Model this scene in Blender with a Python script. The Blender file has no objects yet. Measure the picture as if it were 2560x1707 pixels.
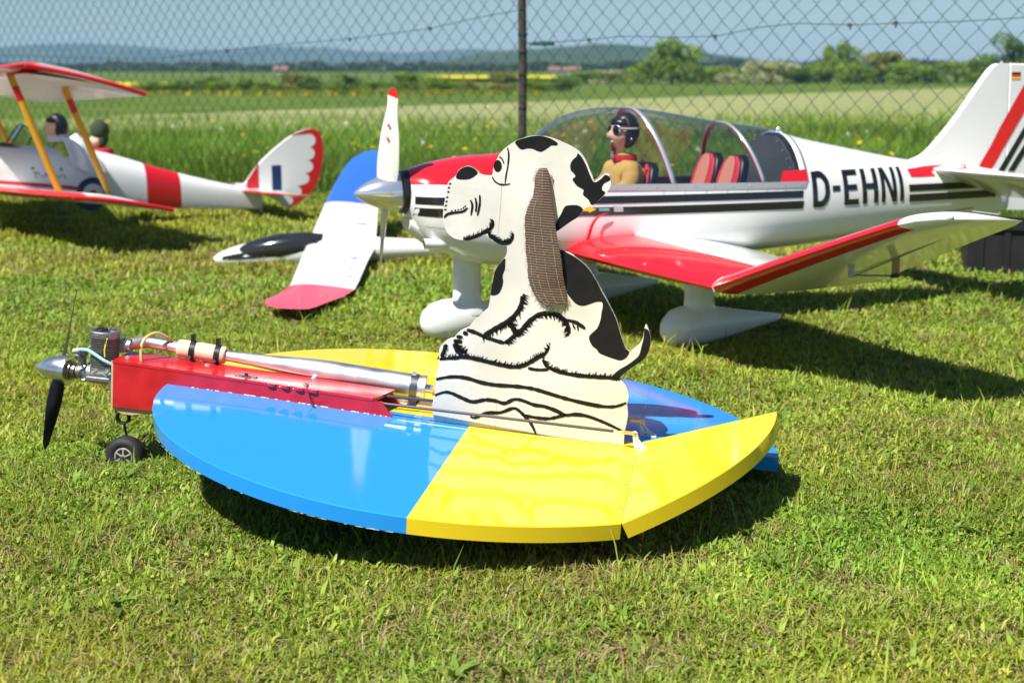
import bpy, bmesh, math, random, json
import numpy as np
from mathutils import Vector, Matrix
from mathutils.geometry import tessellate_polygon
rad = math.radians
rnd = random.Random(7)
rng = np.random.default_rng(11)
S = bpy.context.scene
COL = S.collection

# ------------------------------------------------------------------ camera, sky, sun, exposure
cam = bpy.data.cameras.new('camera'); cam_o = bpy.data.objects.new('camera', cam); COL.objects.link(cam_o)
cam.lens = 50; cam.sensor_width = 36; cam.clip_start = 0.05; cam.clip_end = 20000
cam_o.location = (0, 0, 0.83); cam_o.rotation_euler = (rad(90 - 10.96), 0, 0)
cam.dof.use_dof = True; cam.dof.focus_distance = 2.62; cam.dof.aperture_fstop = 5.6
S.camera = cam_o
SUN = Vector((0.381, 0.428, -0.819)).normalized()          # direction the light travels
w = bpy.data.worlds.new('World'); S.world = w; w.use_nodes = True
nt = w.node_tree; bg = nt.nodes['Background']
sky = nt.nodes.new('ShaderNodeTexSky'); sky.sky_type = 'NISHITA'; sky.sun_disc = False
sky.sun_elevation = rad(55); sky.sun_rotation = rad(221.7); sky.altitude = 300
sky.air_density = 1.0; sky.dust_density = 0.35; sky.ozone_density = 2.5
tint = nt.nodes.new('ShaderNodeMix'); tint.data_type = 'RGBA'; tint.blend_type = 'MULTIPLY'; tint.inputs[0].default_value = 1; tint.inputs[7].default_value = (.84, .97, 1.13, 1)
nt.links.new(sky.outputs[0], tint.inputs[6]); nt.links.new(tint.outputs[2], bg.inputs[0]); bg.inputs[1].default_value = 0.05
sun = bpy.data.lights.new('sun', 'SUN'); sun_o = bpy.data.objects.new('sun', sun); COL.objects.link(sun_o)
sun.energy = 5.0; sun.angle = rad(0.53); sun.color = (1.0, 0.955, 0.87)
sun_o.rotation_euler = SUN.to_track_quat('-Z', 'Y').to_euler(); sun_o.location = (-4, -4, 9)
S.render.engine = 'CYCLES'
S.view_settings.view_transform = 'Standard'; S.view_settings.look = 'None'
S.view_settings.exposure = 0.73; S.view_settings.gamma = 1.0; S.view_settings.use_curve_mapping = False
S.cycles.max_bounces = 8; S.cycles.transparent_max_bounces = 12; S.cycles.volume_bounces = 0
S.cycles.caustics_reflective = False; S.cycles.caustics_refractive = False

T = json.loads('{"out":[[0.7932,0.5847],[0.7759,0.5714],[0.7654,0.5594],[0.7584,0.5442],[0.7538,0.5291],[0.7528,0.5166],[0.7433,0.514],[0.7294,0.5158],[0.7232,0.5221],[0.7149,0.5271],[0.7043,0.5296],[0.6942,0.5258],[0.6865,0.5197],[0.6815,0.5089],[0.6727,0.5009],[0.6674,0.4936],[0.6648,0.4797],[0.6635,0.4636],[0.6614,0.4451],[0.6616,0.4268],[0.6644,0.4132],[0.6686,0.4021],[0.6773,0.3924],[0.6894,0.3866],[0.7058,0.3853],[0.7196,0.3877],[0.7332,0.3923],[0.7467,0.3986],[0.7526,0.3968],[0.7612,0.3895],[0.7708,0.3846],[0.7848,0.3824],[0.7907,0.3811],[0.7918,0.3692],[0.7888,0.3597],[0.7804,0.3474],[0.7721,0.3327],[0.7688,0.3138],[0.7665,0.2973],[0.766,0.2809],[0.7641,0.2643],[0.762,0.2557],[0.7553,0.249],[0.7459,0.2378],[0.7344,0.2264],[0.726,0.2143],[0.7132,0.2069],[0.7035,0.1977],[0.6979,0.1899],[0.6859,0.1846],[0.6762,0.1754],[0.6707,0.1644],[0.6716,0.15],[0.6718,0.1396],[0.6709,0.127],[0.6673,0.112],[0.6671,0.0953],[0.667,0.0743],[0.6648,0.0593],[0.6631,0.0465],[0.666,0.032],[0.6689,0.0186],[0.7527,0.0149],[0.8561,0.0114],[0.9586,0.0079],[1.0511,0.0055],[1.0505,0.0357],[1.053,0.0527],[1.0538,0.0735],[1.0506,0.0918],[1.0522,0.1085],[1.0477,0.1245],[1.0387,0.1359],[1.0301,0.1432],[1.0355,0.1495],[1.0438,0.1576],[1.0577,0.1702],[1.0708,0.1801],[1.0805,0.1933],[1.0849,0.2101],[1.0849,0.2263],[1.0801,0.242],[1.0731,0.253],[1.0702,0.241],[1.0695,0.2268],[1.0655,0.2162],[1.0584,0.2074],[1.0473,0.1971],[1.04,0.2015],[1.0317,0.2169],[1.0242,0.2345],[1.0163,0.256],[1.0046,0.277],[0.9909,0.2979],[0.9837,0.3085],[0.9704,0.3303],[0.9525,0.3528],[0.933,0.3683],[0.9139,0.378],[0.8951,0.3843],[0.8847,0.4006],[0.8855,0.4189],[0.8964,0.4267],[0.9113,0.4394],[0.9241,0.4492],[0.9323,0.4605],[0.9341,0.4659],[0.9493,0.474],[0.964,0.487],[0.9763,0.5015],[0.9828,0.5178],[0.9805,0.5265],[0.978,0.5353],[0.97,0.5369],[0.9636,0.5319],[0.9564,0.5245],[0.95,0.5195],[0.9466,0.5282],[0.9391,0.5432],[0.9311,0.5582],[0.9186,0.5728],[0.902,0.5826],[0.8835,0.589],[0.8673,0.5943],[0.8512,0.5975],[0.833,0.5983],[0.8152,0.5947]],"base":[61,65],"spots":[[[0.7928,0.5833],[0.8086,0.5913],[0.8331,0.5979],[0.8558,0.5961],[0.8741,0.5875],[0.8716,0.5824],[0.8626,0.5817],[0.8552,0.5755],[0.8444,0.5684],[0.8352,0.5695],[0.8282,0.5723],[0.8168,0.5725],[0.8102,0.5701],[0.8034,0.5703],[0.7973,0.5754]],[[0.9143,0.5707],[0.9227,0.5643],[0.933,0.5483],[0.9403,0.5333],[0.9501,0.5189],[0.9609,0.5249],[0.967,0.5317],[0.9702,0.5346],[0.9782,0.532],[0.9799,0.5254],[0.9704,0.519],[0.9664,0.513],[0.9666,0.5052],[0.973,0.5008],[0.964,0.4881],[0.9497,0.4751],[0.9416,0.4851],[0.9308,0.4932],[0.9312,0.5022],[0.924,0.5061],[0.9169,0.51],[0.9082,0.5205],[0.9133,0.5266],[0.9094,0.533],[0.9034,0.5381],[0.902,0.5492],[0.9062,0.5584],[0.9125,0.5645]],[[0.8977,0.4677],[0.9087,0.4714],[0.9223,0.4721],[0.9318,0.4673],[0.9312,0.4604],[0.9241,0.4496],[0.9113,0.4399],[0.8963,0.4272],[0.8866,0.4195],[0.8828,0.4301],[0.886,0.4418],[0.8919,0.4536]],[[0.6822,0.5085],[0.6853,0.5031],[0.7003,0.5032],[0.7116,0.5064],[0.7215,0.514],[0.7241,0.5192],[0.7161,0.526],[0.7044,0.5289],[0.6942,0.5254],[0.687,0.5191]],[[0.7889,0.3574],[0.7901,0.3483],[0.7904,0.3367],[0.7868,0.3225],[0.7888,0.311],[0.7863,0.2968],[0.7801,0.2857],[0.7675,0.2822],[0.7661,0.2926],[0.7688,0.3138],[0.7721,0.3327],[0.7804,0.3469]],[[0.8959,0.3833],[0.9001,0.3653],[0.9047,0.3357],[0.9088,0.313],[0.9143,0.3019],[0.9232,0.2912],[0.9355,0.2807],[0.9495,0.2786],[0.9672,0.2861],[0.9761,0.2893],[0.9846,0.2892],[0.9867,0.2814],[0.9854,0.2691],[0.9846,0.2549],[0.98,0.2382],[0.9727,0.2294],[0.9658,0.2206],[0.9661,0.2124],[0.9731,0.2009],[0.9815,0.1956],[0.9882,0.1881],[1.0026,0.1834],[1.019,0.1794],[1.0311,0.1781],[1.0414,0.1853],[1.0458,0.1964],[1.0394,0.2014],[1.0313,0.2169],[1.0238,0.2344],[1.0159,0.2559],[1.0042,0.277],[0.9905,0.2978],[0.9832,0.3084],[0.9699,0.3303],[0.9521,0.3528],[0.9326,0.3678],[0.9135,0.3775]],[[1.0712,0.2456],[1.0797,0.2419],[1.0845,0.2262],[1.0845,0.21],[1.0801,0.1933],[1.0704,0.1801],[1.0578,0.1694],[1.0439,0.1574],[1.0304,0.1437],[1.0181,0.143],[1.0204,0.1504],[1.0306,0.1607],[1.0456,0.1715],[1.0621,0.1874],[1.0663,0.196],[1.0682,0.2084],[1.0707,0.2249],[1.0704,0.239]],[[0.7703,0.535],[0.7698,0.5295],[0.7674,0.5251],[0.7639,0.5228],[0.76,0.5232],[0.7565,0.5261],[0.7543,0.5309],[0.754,0.5365],[0.7554,0.5416],[0.7584,0.545],[0.7623,0.546],[0.7661,0.5443],[0.769,0.5403]]],"strokes":[[[[0.7783,0.5705],[0.7818,0.5596],[0.7818,0.5371],[0.7797,0.5189],[0.7786,0.5018]],0.0025,0],[[[0.753,0.5132],[0.7577,0.5057],[0.7673,0.5002],[0.7788,0.5],[0.7889,0.5027]],0.0023,0],[[[0.7636,0.5525],[0.7696,0.5485],[0.7741,0.5398]],0.0021,0],[[[0.7133,0.4645],[0.7179,0.4546],[0.7164,0.435]],0.0032,0],[[[0.7226,0.4698],[0.7258,0.4575],[0.7252,0.4426]],0.0032,0],[[[0.731,0.4762],[0.7322,0.4581],[0.7291,0.4354]],0.003,0],[[[0.664,0.4258],[0.6701,0.4333],[0.6838,0.4374],[0.6998,0.4411],[0.709,0.4492]],0.0037,0],[[[0.6769,0.4387],[0.6791,0.4421]],0.0018,0],[[[0.6838,0.4404],[0.6859,0.4438]],0.0018,0],[[[0.6895,0.4421],[0.6916,0.4454]],0.0018,0],[[[0.6952,0.4439],[0.6973,0.4473]],0.0018,0],[[[0.6996,0.447],[0.7017,0.4504]],0.0018,0],[[[0.7029,0.4501],[0.705,0.4535]],0.0018,0],[[[0.6691,0.4919],[0.6737,0.4937]],0.0021,0],[[[0.6673,0.4843],[0.6718,0.486]],0.0021,0],[[[0.6669,0.4758],[0.6714,0.4776]],0.0021,0],[[[0.6653,0.4654],[0.6698,0.4671]],0.0021,0],[[[0.6644,0.4573],[0.6689,0.4591]],0.0021,0],[[[0.6635,0.4492],[0.668,0.451]],0.0021,0],[[[0.6631,0.4411],[0.6676,0.4429]],0.0021,0],[[[0.7068,0.387],[0.7194,0.39],[0.7351,0.3983],[0.7484,0.4068],[0.7583,0.4146],[0.7608,0.4285]],0.006,1],[[[0.7534,0.4015],[0.7656,0.3934],[0.7775,0.3875],[0.7936,0.389],[0.8024,0.4019]],0.0069,1],[[[0.8286,0.2865],[0.8263,0.2639],[0.8127,0.2422],[0.7974,0.2285],[0.78,0.2165],[0.7585,0.2021]],0.0088,1],[[[0.7233,0.2089],[0.7399,0.2054],[0.7608,0.1982],[0.7816,0.1931],[0.8002,0.1898]],0.0068,0],[[[0.8002,0.1898],[0.8155,0.2036],[0.8307,0.2174],[0.8436,0.235],[0.8605,0.251],[0.8782,0.2571],[0.8963,0.2569],[0.913,0.2489],[0.922,0.2366],[0.9257,0.2207]],0.008,-1],[[[0.8033,0.2311],[0.8141,0.2219],[0.82,0.2113]],0.0084,1],[[[0.9151,0.2481],[0.9354,0.245],[0.9479,0.2391],[0.9563,0.2339]],0.0056,0],[[[0.9306,0.2425],[0.9365,0.2309]],0.0028,0],[[[0.9409,0.2395],[0.9431,0.2285]],0.0028,0],[[[0.7165,0.2037],[0.726,0.1993]],0.006,0],[[[0.7034,0.1936],[0.7162,0.1928]],0.006,0],[[[0.6982,0.1848],[0.7158,0.1834]],0.0072,0],[[[0.7006,0.1799],[0.7077,0.1661],[0.7193,0.161]],0.0096,1],[[[0.6824,0.1749],[0.6802,0.1612],[0.6757,0.1494]],0.006,1],[[[0.6723,0.1445],[0.7025,0.1496],[0.7228,0.1541],[0.7477,0.1515],[0.7745,0.148],[0.7972,0.1451],[0.8219,0.1435],[0.8379,0.1472],[0.8535,0.156],[0.8689,0.1679],[0.8823,0.1775],[0.8892,0.1925]],0.0068,1],[[[0.8503,0.1443],[0.8687,0.1427],[0.8909,0.1454]],0.0052,0],[[[0.8782,0.1647],[0.8862,0.1531],[0.903,0.1456],[0.9277,0.1409],[0.9581,0.1395],[0.9882,0.1405],[1.0142,0.1412],[1.0275,0.1384]],0.0068,1],[[[0.6679,0.1027],[0.6886,0.109],[0.7091,0.1122],[0.7318,0.1114],[0.759,0.1058],[0.7879,0.1036],[0.8185,0.1047],[0.841,0.105],[0.8656,0.1034],[0.8966,0.0973],[0.9276,0.0912],[0.9645,0.0858],[1.0031,0.0826],[1.0291,0.0854],[1.049,0.0947]],0.0064,0],[[[0.6676,0.0701],[0.6864,0.0784],[0.701,0.0778],[0.7243,0.0698],[0.7453,0.0647],[0.7696,0.0714],[0.7901,0.0715],[0.8089,0.0683],[0.8266,0.0781],[0.843,0.0781],[0.868,0.0714],[0.8885,0.0704],[0.9114,0.0645],[0.9323,0.0574],[0.9503,0.0608],[0.9747,0.0598],[1.0036,0.0525],[1.0286,0.0438],[1.0464,0.0369]],0.006,0],[[[0.7421,0.0349],[0.7515,0.0327],[0.7755,0.0448],[0.802,0.0487],[0.8259,0.06],[0.8384,0.0567],[0.8537,0.0437],[0.8648,0.0323],[0.8761,0.013]],0.0054,0],[[[0.8472,0.0483],[0.874,0.0459],[0.8985,0.0464],[0.9184,0.0527],[0.9323,0.0574]],0.0054,0]],"earL":[[0.8445,0.5373],[0.8401,0.5295],[0.8369,0.5168],[0.8364,0.4874],[0.8293,0.4664],[0.8235,0.4431],[0.8247,0.4204],[0.8275,0.3978],[0.8297,0.375],[0.8344,0.3523],[0.8372,0.3295],[0.8421,0.3114],[0.8488,0.2981],[0.8572,0.2849],[0.8667,0.2765],[0.8774,0.2728]],"earR":[[0.858,0.5384],[0.8609,0.5301],[0.8641,0.5191],[0.8683,0.4992],[0.873,0.477],[0.8782,0.4547],[0.8831,0.4324],[0.8877,0.4146],[0.8923,0.3967],[0.8969,0.3765],[0.9015,0.3562],[0.9058,0.3358],[0.91,0.3177],[0.9134,0.3042],[0.9173,0.2906],[0.9198,0.2816]],"screws":[[0.1762,0.0203],[0.3992,-0.0189],[0.3986,0.0408],[0.0149,-0.009]],"switch":[[0.2749,-0.0253]],"label":[[0.3229,-0.0308]],"scallop":[[0.3646,-0.0462],[0.3939,-0.0528],[0.4244,-0.0586],[0.452,-0.0657]],"finred":[[1.9942,0.4825],[2.0058,0.5019],[2.0412,0.5539],[2.0758,0.6154],[2.1723,0.764],[2.211,0.8256],[2.2485,0.7843],[2.1809,0.6657],[2.0955,0.5372],[2.0632,0.4858],[2.048,0.4696]],"finblk1":[[2.0816,0.4644],[2.1852,0.6162],[2.2303,0.6859],[2.2457,0.6648],[2.1882,0.5822],[2.1084,0.4626]],"finblk2":[[2.1252,0.4622],[2.1907,0.5534],[2.242,0.6309],[2.2575,0.6098],[2.1939,0.5166],[2.1542,0.4608]],"rearred":[[1.6359,0.4867],[1.7472,0.4937],[1.8481,0.4945],[1.9312,0.4963],[1.9327,0.4774],[1.8365,0.4801],[1.7516,0.4759],[1.7634,0.459],[1.6996,0.4589],[1.645,0.4605]],"flag":[[2.1146,0.8078],[2.1544,0.8077],[2.1565,0.7836],[2.1166,0.7837]],"arrow":[[0.3356,0.4155],[0.3762,0.414],[0.3761,0.4201],[0.4007,0.4092],[0.3763,0.3997],[0.3763,0.4047],[0.3357,0.4063]],"badge":[[0.4093,0.4127],[0.443,0.4114],[0.4431,0.4029],[0.4094,0.4042]],"plate":[[0.4576,0.4167],[0.4881,0.4155],[0.4884,0.3992],[0.4579,0.4004]],"strap":[[0.4276,-0.21,0.3988],[0.403,-0.21,0.392],[0.3844,-0.21,0.3759],[0.3731,-0.21,0.3542],[0.3663,-0.21,0.3194]]}')          # outlines in metres, in each thing's own plane

# ------------------------------------------------------------------ helpers
def mat(name, col, rough=.5, metal=0., coat=0., var=0., vscale=6., bump=0., bscale=60., spec=.5, trans=0., emit=None):
    m = bpy.data.materials.get(name)
    if m: return m
    m = bpy.data.materials.new(name); m.use_nodes = True
    n = m.node_tree.nodes; l = m.node_tree.links; b = n['Principled BSDF']
    b.inputs['Base Color'].default_value = (*col, 1); b.inputs['Roughness'].default_value = rough
    b.inputs['Metallic'].default_value = metal; b.inputs['Coat Weight'].default_value = coat
    b.inputs['Coat Roughness'].default_value = .04
    b.inputs['Specular IOR Level'].default_value = spec
    if var or bump:
        tc = n.new('ShaderNodeTexCoord')
    if var:
        t = n.new('ShaderNodeTexNoise'); t.inputs['Scale'].default_value = vscale; t.inputs['Detail'].default_value = 6
        l.new(tc.outputs['Object'], t.inputs['Vector'])
        r = n.new('ShaderNodeMapRange'); r.inputs[1].default_value = .3; r.inputs[2].default_value = .7
        r.inputs[3].default_value = 1 - var; r.inputs[4].default_value = 1 + var * .4
        l.new(t.outputs['Fac'], r.inputs[0])
        x = n.new('ShaderNodeVectorMath'); x.operation = 'SCALE'; x.inputs[0].default_value = col
        l.new(r.outputs[0], x.inputs['Scale']); l.new(x.outputs[0], b.inputs['Base Color'])
        r2 = n.new('ShaderNodeMapRange'); r2.inputs[1].default_value = .3; r2.inputs[2].default_value = .7
        r2.inputs[3].default_value = rough; r2.inputs[4].default_value = min(1, rough + .15 * (var > 0))
        l.new(t.outputs['Fac'], r2.inputs[0]); l.new(r2.outputs[0], b.inputs['Roughness'])
    if bump:
        t2 = n.new('ShaderNodeTexNoise'); t2.inputs['Scale'].default_value = bscale; t2.inputs['Detail'].default_value = 3
        l.new(tc.outputs['Object'], t2.inputs['Vector'])
        bp = n.new('ShaderNodeBump'); bp.inputs['Strength'].default_value = bump; bp.inputs['Distance'].default_value = .002
        l.new(t2.outputs['Fac'], bp.inputs['Height']); l.new(bp.outputs[0], b.inputs['Normal'])
    return m

def chips(m, col, lo, scale, stretch=(1, 1, 1), fac=1.):
    """worn spots of another colour with a shape of their own"""
    n = m.node_tree.nodes; l = m.node_tree.links; b = n['Principled BSDF']
    tc = n.new('ShaderNodeTexCoord'); mp = n.new('ShaderNodeMapping'); mp.inputs['Scale'].default_value = stretch
    l.new(tc.outputs['Object'], mp.inputs[0])
    t = n.new('ShaderNodeTexNoise'); t.inputs['Scale'].default_value = scale; t.inputs['Detail'].default_value = 8
    t.inputs['Roughness'].default_value = .65
    l.new(mp.outputs[0], t.inputs['Vector'])
    r = n.new('ShaderNodeMapRange'); r.inputs[1].default_value = lo; r.inputs[2].default_value = lo + .03
    r.inputs[4].default_value = fac
    l.new(t.outputs['Fac'], r.inputs[0])
    x = n.new('ShaderNodeMix'); x.data_type = 'RGBA'; x.inputs[7].default_value = (*col, 1)
    l.new(r.outputs[0], x.inputs[0])
    src = b.inputs['Base Color']
    if src.is_linked: l.new(src.links[0].from_socket, x.inputs[6])
    else: x.inputs[6].default_value = src.default_value
    l.new(x.outputs[2], src)
    return m

def leafmat(name, transl=.35, rough=.55, spec=.25):
    m = bpy.data.materials.new(name); m.use_nodes = True
    n = m.node_tree.nodes; l = m.node_tree.links; b = n['Principled BSDF']; o = n['Material Output']
    a = n.new('ShaderNodeAttribute'); a.attribute_name = 'col'
    b.inputs['Roughness'].default_value = rough; b.inputs['Specular IOR Level'].default_value = spec
    l.new(a.outputs['Color'], b.inputs['Base Color'])
    t = n.new('ShaderNodeBsdfTranslucent')
    g = n.new('ShaderNodeMix'); g.data_type = 'RGBA'; g.blend_type = 'MULTIPLY'; g.inputs[0].default_value = 1
    g.inputs[7].default_value = (1.25, 1.15, .5, 1); l.new(a.outputs['Color'], g.inputs[6]); l.new(g.outputs[2], t.inputs[0])
    x = n.new('ShaderNodeMixShader'); x.inputs[0].default_value = transl
    l.new(b.outputs[0], x.inputs[1]); l.new(t.outputs[0], x.inputs[2]); l.new(x.outputs[0], o.inputs[0])
    return m

def clear(name, tint, refl=1.0, rough=.02):
    m = bpy.data.materials.new(name); m.use_nodes = True
    n = m.node_tree.nodes; l = m.node_tree.links; o = n['Material Output']; n.remove(n['Principled BSDF'])
    t = n.new('ShaderNodeBsdfTransparent'); t.inputs[0].default_value = (*tint, 1)
    g = n.new('ShaderNodeBsdfGlossy'); g.inputs['Roughness'].default_value = rough
    lw = n.new('ShaderNodeLayerWeight'); lw.inputs[0].default_value = .5
    pw = n.new('ShaderNodeMath'); pw.operation = 'POWER'; pw.inputs[1].default_value = 3.; l.new(lw.outputs['Facing'], pw.inputs[0])
    k = n.new('ShaderNodeMath'); k.operation = 'MULTIPLY_ADD'; k.inputs[1].default_value = .7 * refl; k.inputs[2].default_value = .09; k.use_clamp = True
    l.new(pw.outputs[0], k.inputs[0])
    x = n.new('ShaderNodeMixShader'); l.new(k.outputs[0], x.inputs[0]); l.new(t.outputs[0], x.inputs[1]); l.new(g.outputs[0], x.inputs[2])
    l.new(x.outputs[0], o.inputs[0]); return m

def link(o, parent=None, off=(0, 0, 0)):
    COL.objects.link(o)
    if parent is not None:
        o.parent = parent
        if parent.get('_off') is not None: o.location = parent['_off']
    return o

def mk(name, v, f, m, parent=None, smooth=True, sharp=38, fmi=None, recalc=True):
    me = bpy.data.meshes.new(name); me.from_pydata([tuple(map(float, p)) for p in v], [], [tuple(map(int, q)) for q in f])
    ms = m if isinstance(m, (list, tuple)) else [m]
    for q in ms: me.materials.append(q)
    if fmi is not None: me.polygons.foreach_set('material_index', np.array(fmi, dtype=np.int32))
    if recalc:
        bm = bmesh.new(); bm.from_mesh(me); bmesh.ops.remove_doubles(bm, verts=bm.verts, dist=1e-6)
        bmesh.ops.recalc_face_normals(bm, faces=bm.faces); bm.to_mesh(me); bm.free()
    me.polygons.foreach_set('use_smooth', np.full(len(me.polygons), smooth))
    if smooth and sharp < 180: me.set_sharp_from_angle(angle=rad(sharp))
    me.update()
    return link(bpy.data.objects.new(name, me), parent)

def thing(name, loc, rot=(0, 0, 0), label='', cat='', group=None):
    o = bpy.data.objects.new(name, None); COL.objects.link(o); o.empty_display_size = .05
    o.location = loc; o.rotation_euler = rot; tag(o, label, cat, group); return o
def tag(o, label=None, cat=None, group=None, kind=None):
    if label: o['label'] = label
    if cat: o['category'] = cat
    if group: o['group'] = group
    if kind: o['kind'] = kind
    return o

def nspl(xs, ys):
    """natural cubic spline"""
    xs = np.array(xs, float); ys = np.array(ys, float); n = len(xs); h = np.diff(xs)
    A = np.eye(n); r = np.zeros(n)
    for i in range(1, n - 1):
        A[i, i - 1:i + 2] = h[i - 1], 2 * (h[i - 1] + h[i]), h[i]
        r[i] = 6 * ((ys[i + 1] - ys[i]) / h[i] - (ys[i] - ys[i - 1]) / h[i - 1])
    M = np.linalg.solve(A, r)
    def f(x):
        i = int(np.clip(np.searchsorted(xs, x) - 1, 0, n - 2)); x = min(max(x, xs[0]), xs[-1])
        a = xs[i + 1] - x; b = x - xs[i]; H = h[i]
        return float(M[i] * a ** 3 / (6 * H) + M[i + 1] * b ** 3 / (6 * H) + (ys[i] / H - M[i] * H / 6) * a + (ys[i + 1] / H - M[i + 1] * H / 6) * b)
    return f
def lin(xs, ys): return lambda x: float(np.interp(x, xs, ys))
def cr(pts, k=4, closed=True):
    p = [np.array(q, float) for q in pts]; n = len(p); out = []
    rng_ = range(n) if closed else range(n - 1)
    for i in rng_:
        a = p[(i - 1) % n] if closed or i > 0 else p[i]; b = p[i]; c = p[(i + 1) % n]
        d = p[(i + 2) % n] if closed or i + 2 < n else c
        for j in range(k):
            t = j / k
            out.append(.5 * ((2 * b) + (c - a) * t + (2 * a - 5 * b + 4 * c - d) * t * t + (3 * b - a - 3 * c + d) * t ** 3))
    if not closed: out.append(p[-1])
    return out
def tess(poly2):
    return tessellate_polygon([[Vector((a, b, 0)) for a, b in poly2]])

def slab(name, poly, f3, d0, d1, m, parent, side=None, bev=0., smooth=True):
    """outline in a plane given its thickness; f3(u,v,d) -> xyz"""
    n = len(poly); tri = tess(poly)
    v = [f3(a, b, d0) for a, b in poly] + [f3(a, b, d1) for a, b in poly]; f = []; mi = []
    for t in tri: f.append((t[0], t[1], t[2])); mi.append(0)
    for t in tri: f.append((t[2] + n, t[1] + n, t[0] + n)); mi.append(0)
    for i in range(n): j = (i + 1) % n; f.append((i, j, j + n, i + n)); mi.append(1 if side else 0)
    o = mk(name, v, f, [m, side] if side else m, parent, smooth, 40, mi)
    if bev:
        b = o.modifiers.new('bevel', 'BEVEL'); b.width = bev; b.segments = 2; b.limit_method = 'ANGLE'; b.angle_limit = rad(50)
    return o
def patch(polys, f3):
    """flat coats of paint: triangles laid on a surface"""
    v = []; f = []
    for poly in polys:
        k = len(v); v += [f3(a, b) for a, b in poly]
        f += [(t[0] + k, t[1] + k, t[2] + k) for t in tess(poly)]
    return v, f
def stroke(pts, wd, fur=0, rr=rnd, k=4):
    c = cr(pts, k, False); n = len(c); L = []; R = []; polys = []
    for i, p in enumerate(c):
        d = c[min(i + 1, n - 1)] - c[max(i - 1, 0)]; d = d / (np.linalg.norm(d) + 1e-9); nn = np.array([-d[1], d[0]])
        t = i / (n - 1); w_ = wd * .5 * (min(1, .55 + 3 * t) * min(1, .55 + 3 * (1 - t))) * rr.uniform(.80, 1.16)
        L.append(p + nn * w_); R.append(p - nn * w_)
        if fur and n > 3:
            for s in range(2):
                sg = 1 if fur > 0 else -1
                ln = wd * rr.uniform(.7, 1.5); b0 = p + d * wd * rr.uniform(-.5, .5)
                tip = b0 + nn * sg * ln + d * ln * rr.uniform(.1, .8)
                bw = wd * rr.uniform(.16, .30); polys.append([b0 - d * bw, b0 + d * bw, tip])
    for i in range(n - 1): polys.append([L[i], L[i + 1], R[i + 1], R[i]])
    return polys

def ring(c, n, r, ax=None, rz=None, ph=0):
    return [(c[0], c[1] + math.cos(2 * math.pi * i / n + ph) * r, c[2] + math.sin(2 * math.pi * i / n + ph) * (rz or r)) for i in range(n)]
def loft(rings, cap=True, close=True):
    n = len(rings[0]); v = [p for r in rings for p in r]; f = []
    for i in range(len(rings) - 1):
        for j in range(n if close else n - 1):
            k = (j + 1) % n; f.append((i * n + j, i * n + k, (i + 1) * n + k, (i + 1) * n + j))
    if cap: f.append(tuple(range(n))[::-1]); f.append(tuple((len(rings) - 1) * n + j for j in range(n)))
    return v, f
def frames(path):
    p = [Vector(q) for q in path]; out = []; up = Vector((0, 0, 1))
    for i, q in enumerate(p):
        d = (p[min(i + 1, len(p) - 1)] - p[max(i - 1, 0)]).normalized()
        u = up if abs(d.dot(up)) < .95 else Vector((0, 1, 0))
        a = d.cross(u).normalized(); b = a.cross(d).normalized(); out.append((q, a, b))
    return out
def tube(path, r, n=8, cap=True):
    rs = r if isinstance(r, (list, tuple)) else [r] * len(path)
    R = [[tuple(q + a * math.cos(2 * math.pi * j / n) * rr + b * math.sin(2 * math.pi * j / n) * rr) for j in range(n)] for (q, a, b), rr in zip(frames(path), rs)]
    return loft(R, cap)
def lathe(prof, axis='x', n=20, c=(0, 0, 0)):
    """prof: (position along axis, radius)"""
    R = []
    for s, r in prof:
        q = []
        for j in range(n):
            a = 2 * math.pi * j / n; u, v_ = r * math.cos(a), r * math.sin(a)
            q.append({'x': (c[0] + s, c[1] + u, c[2] + v_), 'y': (c[0] + u, c[1] + s, c[2] + v_), 'z': (c[0] + u, c[1] + v_, c[2] + s)}[axis])
        R.append(q)
    return loft(R, True)
def boxm(x0, x1, y0, y1, z0, z1):
    v = [(x, y, z) for x in (x0, x1) for y in (y0, y1) for z in (z0, z1)]
    return v, [(0, 1, 3, 2), (4, 6, 7, 5), (0, 4, 5, 1), (2, 3, 7, 6), (0, 2, 6, 4), (1, 5, 7, 3)]
def join(*vf):
    v = []; f = []
    for a, b in vf: k = len(v); v += list(a); f += [tuple(i + k for i in q) for q in b]
    return v, f
def rotv(vf, R, c=(0, 0, 0)):
    c = Vector(c); return [tuple(R @ (Vector(p) - c) + c) for p in vf[0]], vf[1]
def bev(o, w_, seg=2, ang=40):
    b = o.modifiers.new('bevel', 'BEVEL'); b.width = w_; b.segments = seg; b.limit_method = 'ANGLE'; b.angle_limit = rad(ang); return o
def copy_tree(o, parent=None, loc=None, rot=None):
    c = o.copy(); COL.objects.link(c); c.parent = parent
    if loc is not None: c.location = loc
    if rot is not None: c.rotation_euler = rot
    for ch in list(o.children): copy_tree(ch, c)
    return c

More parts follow.
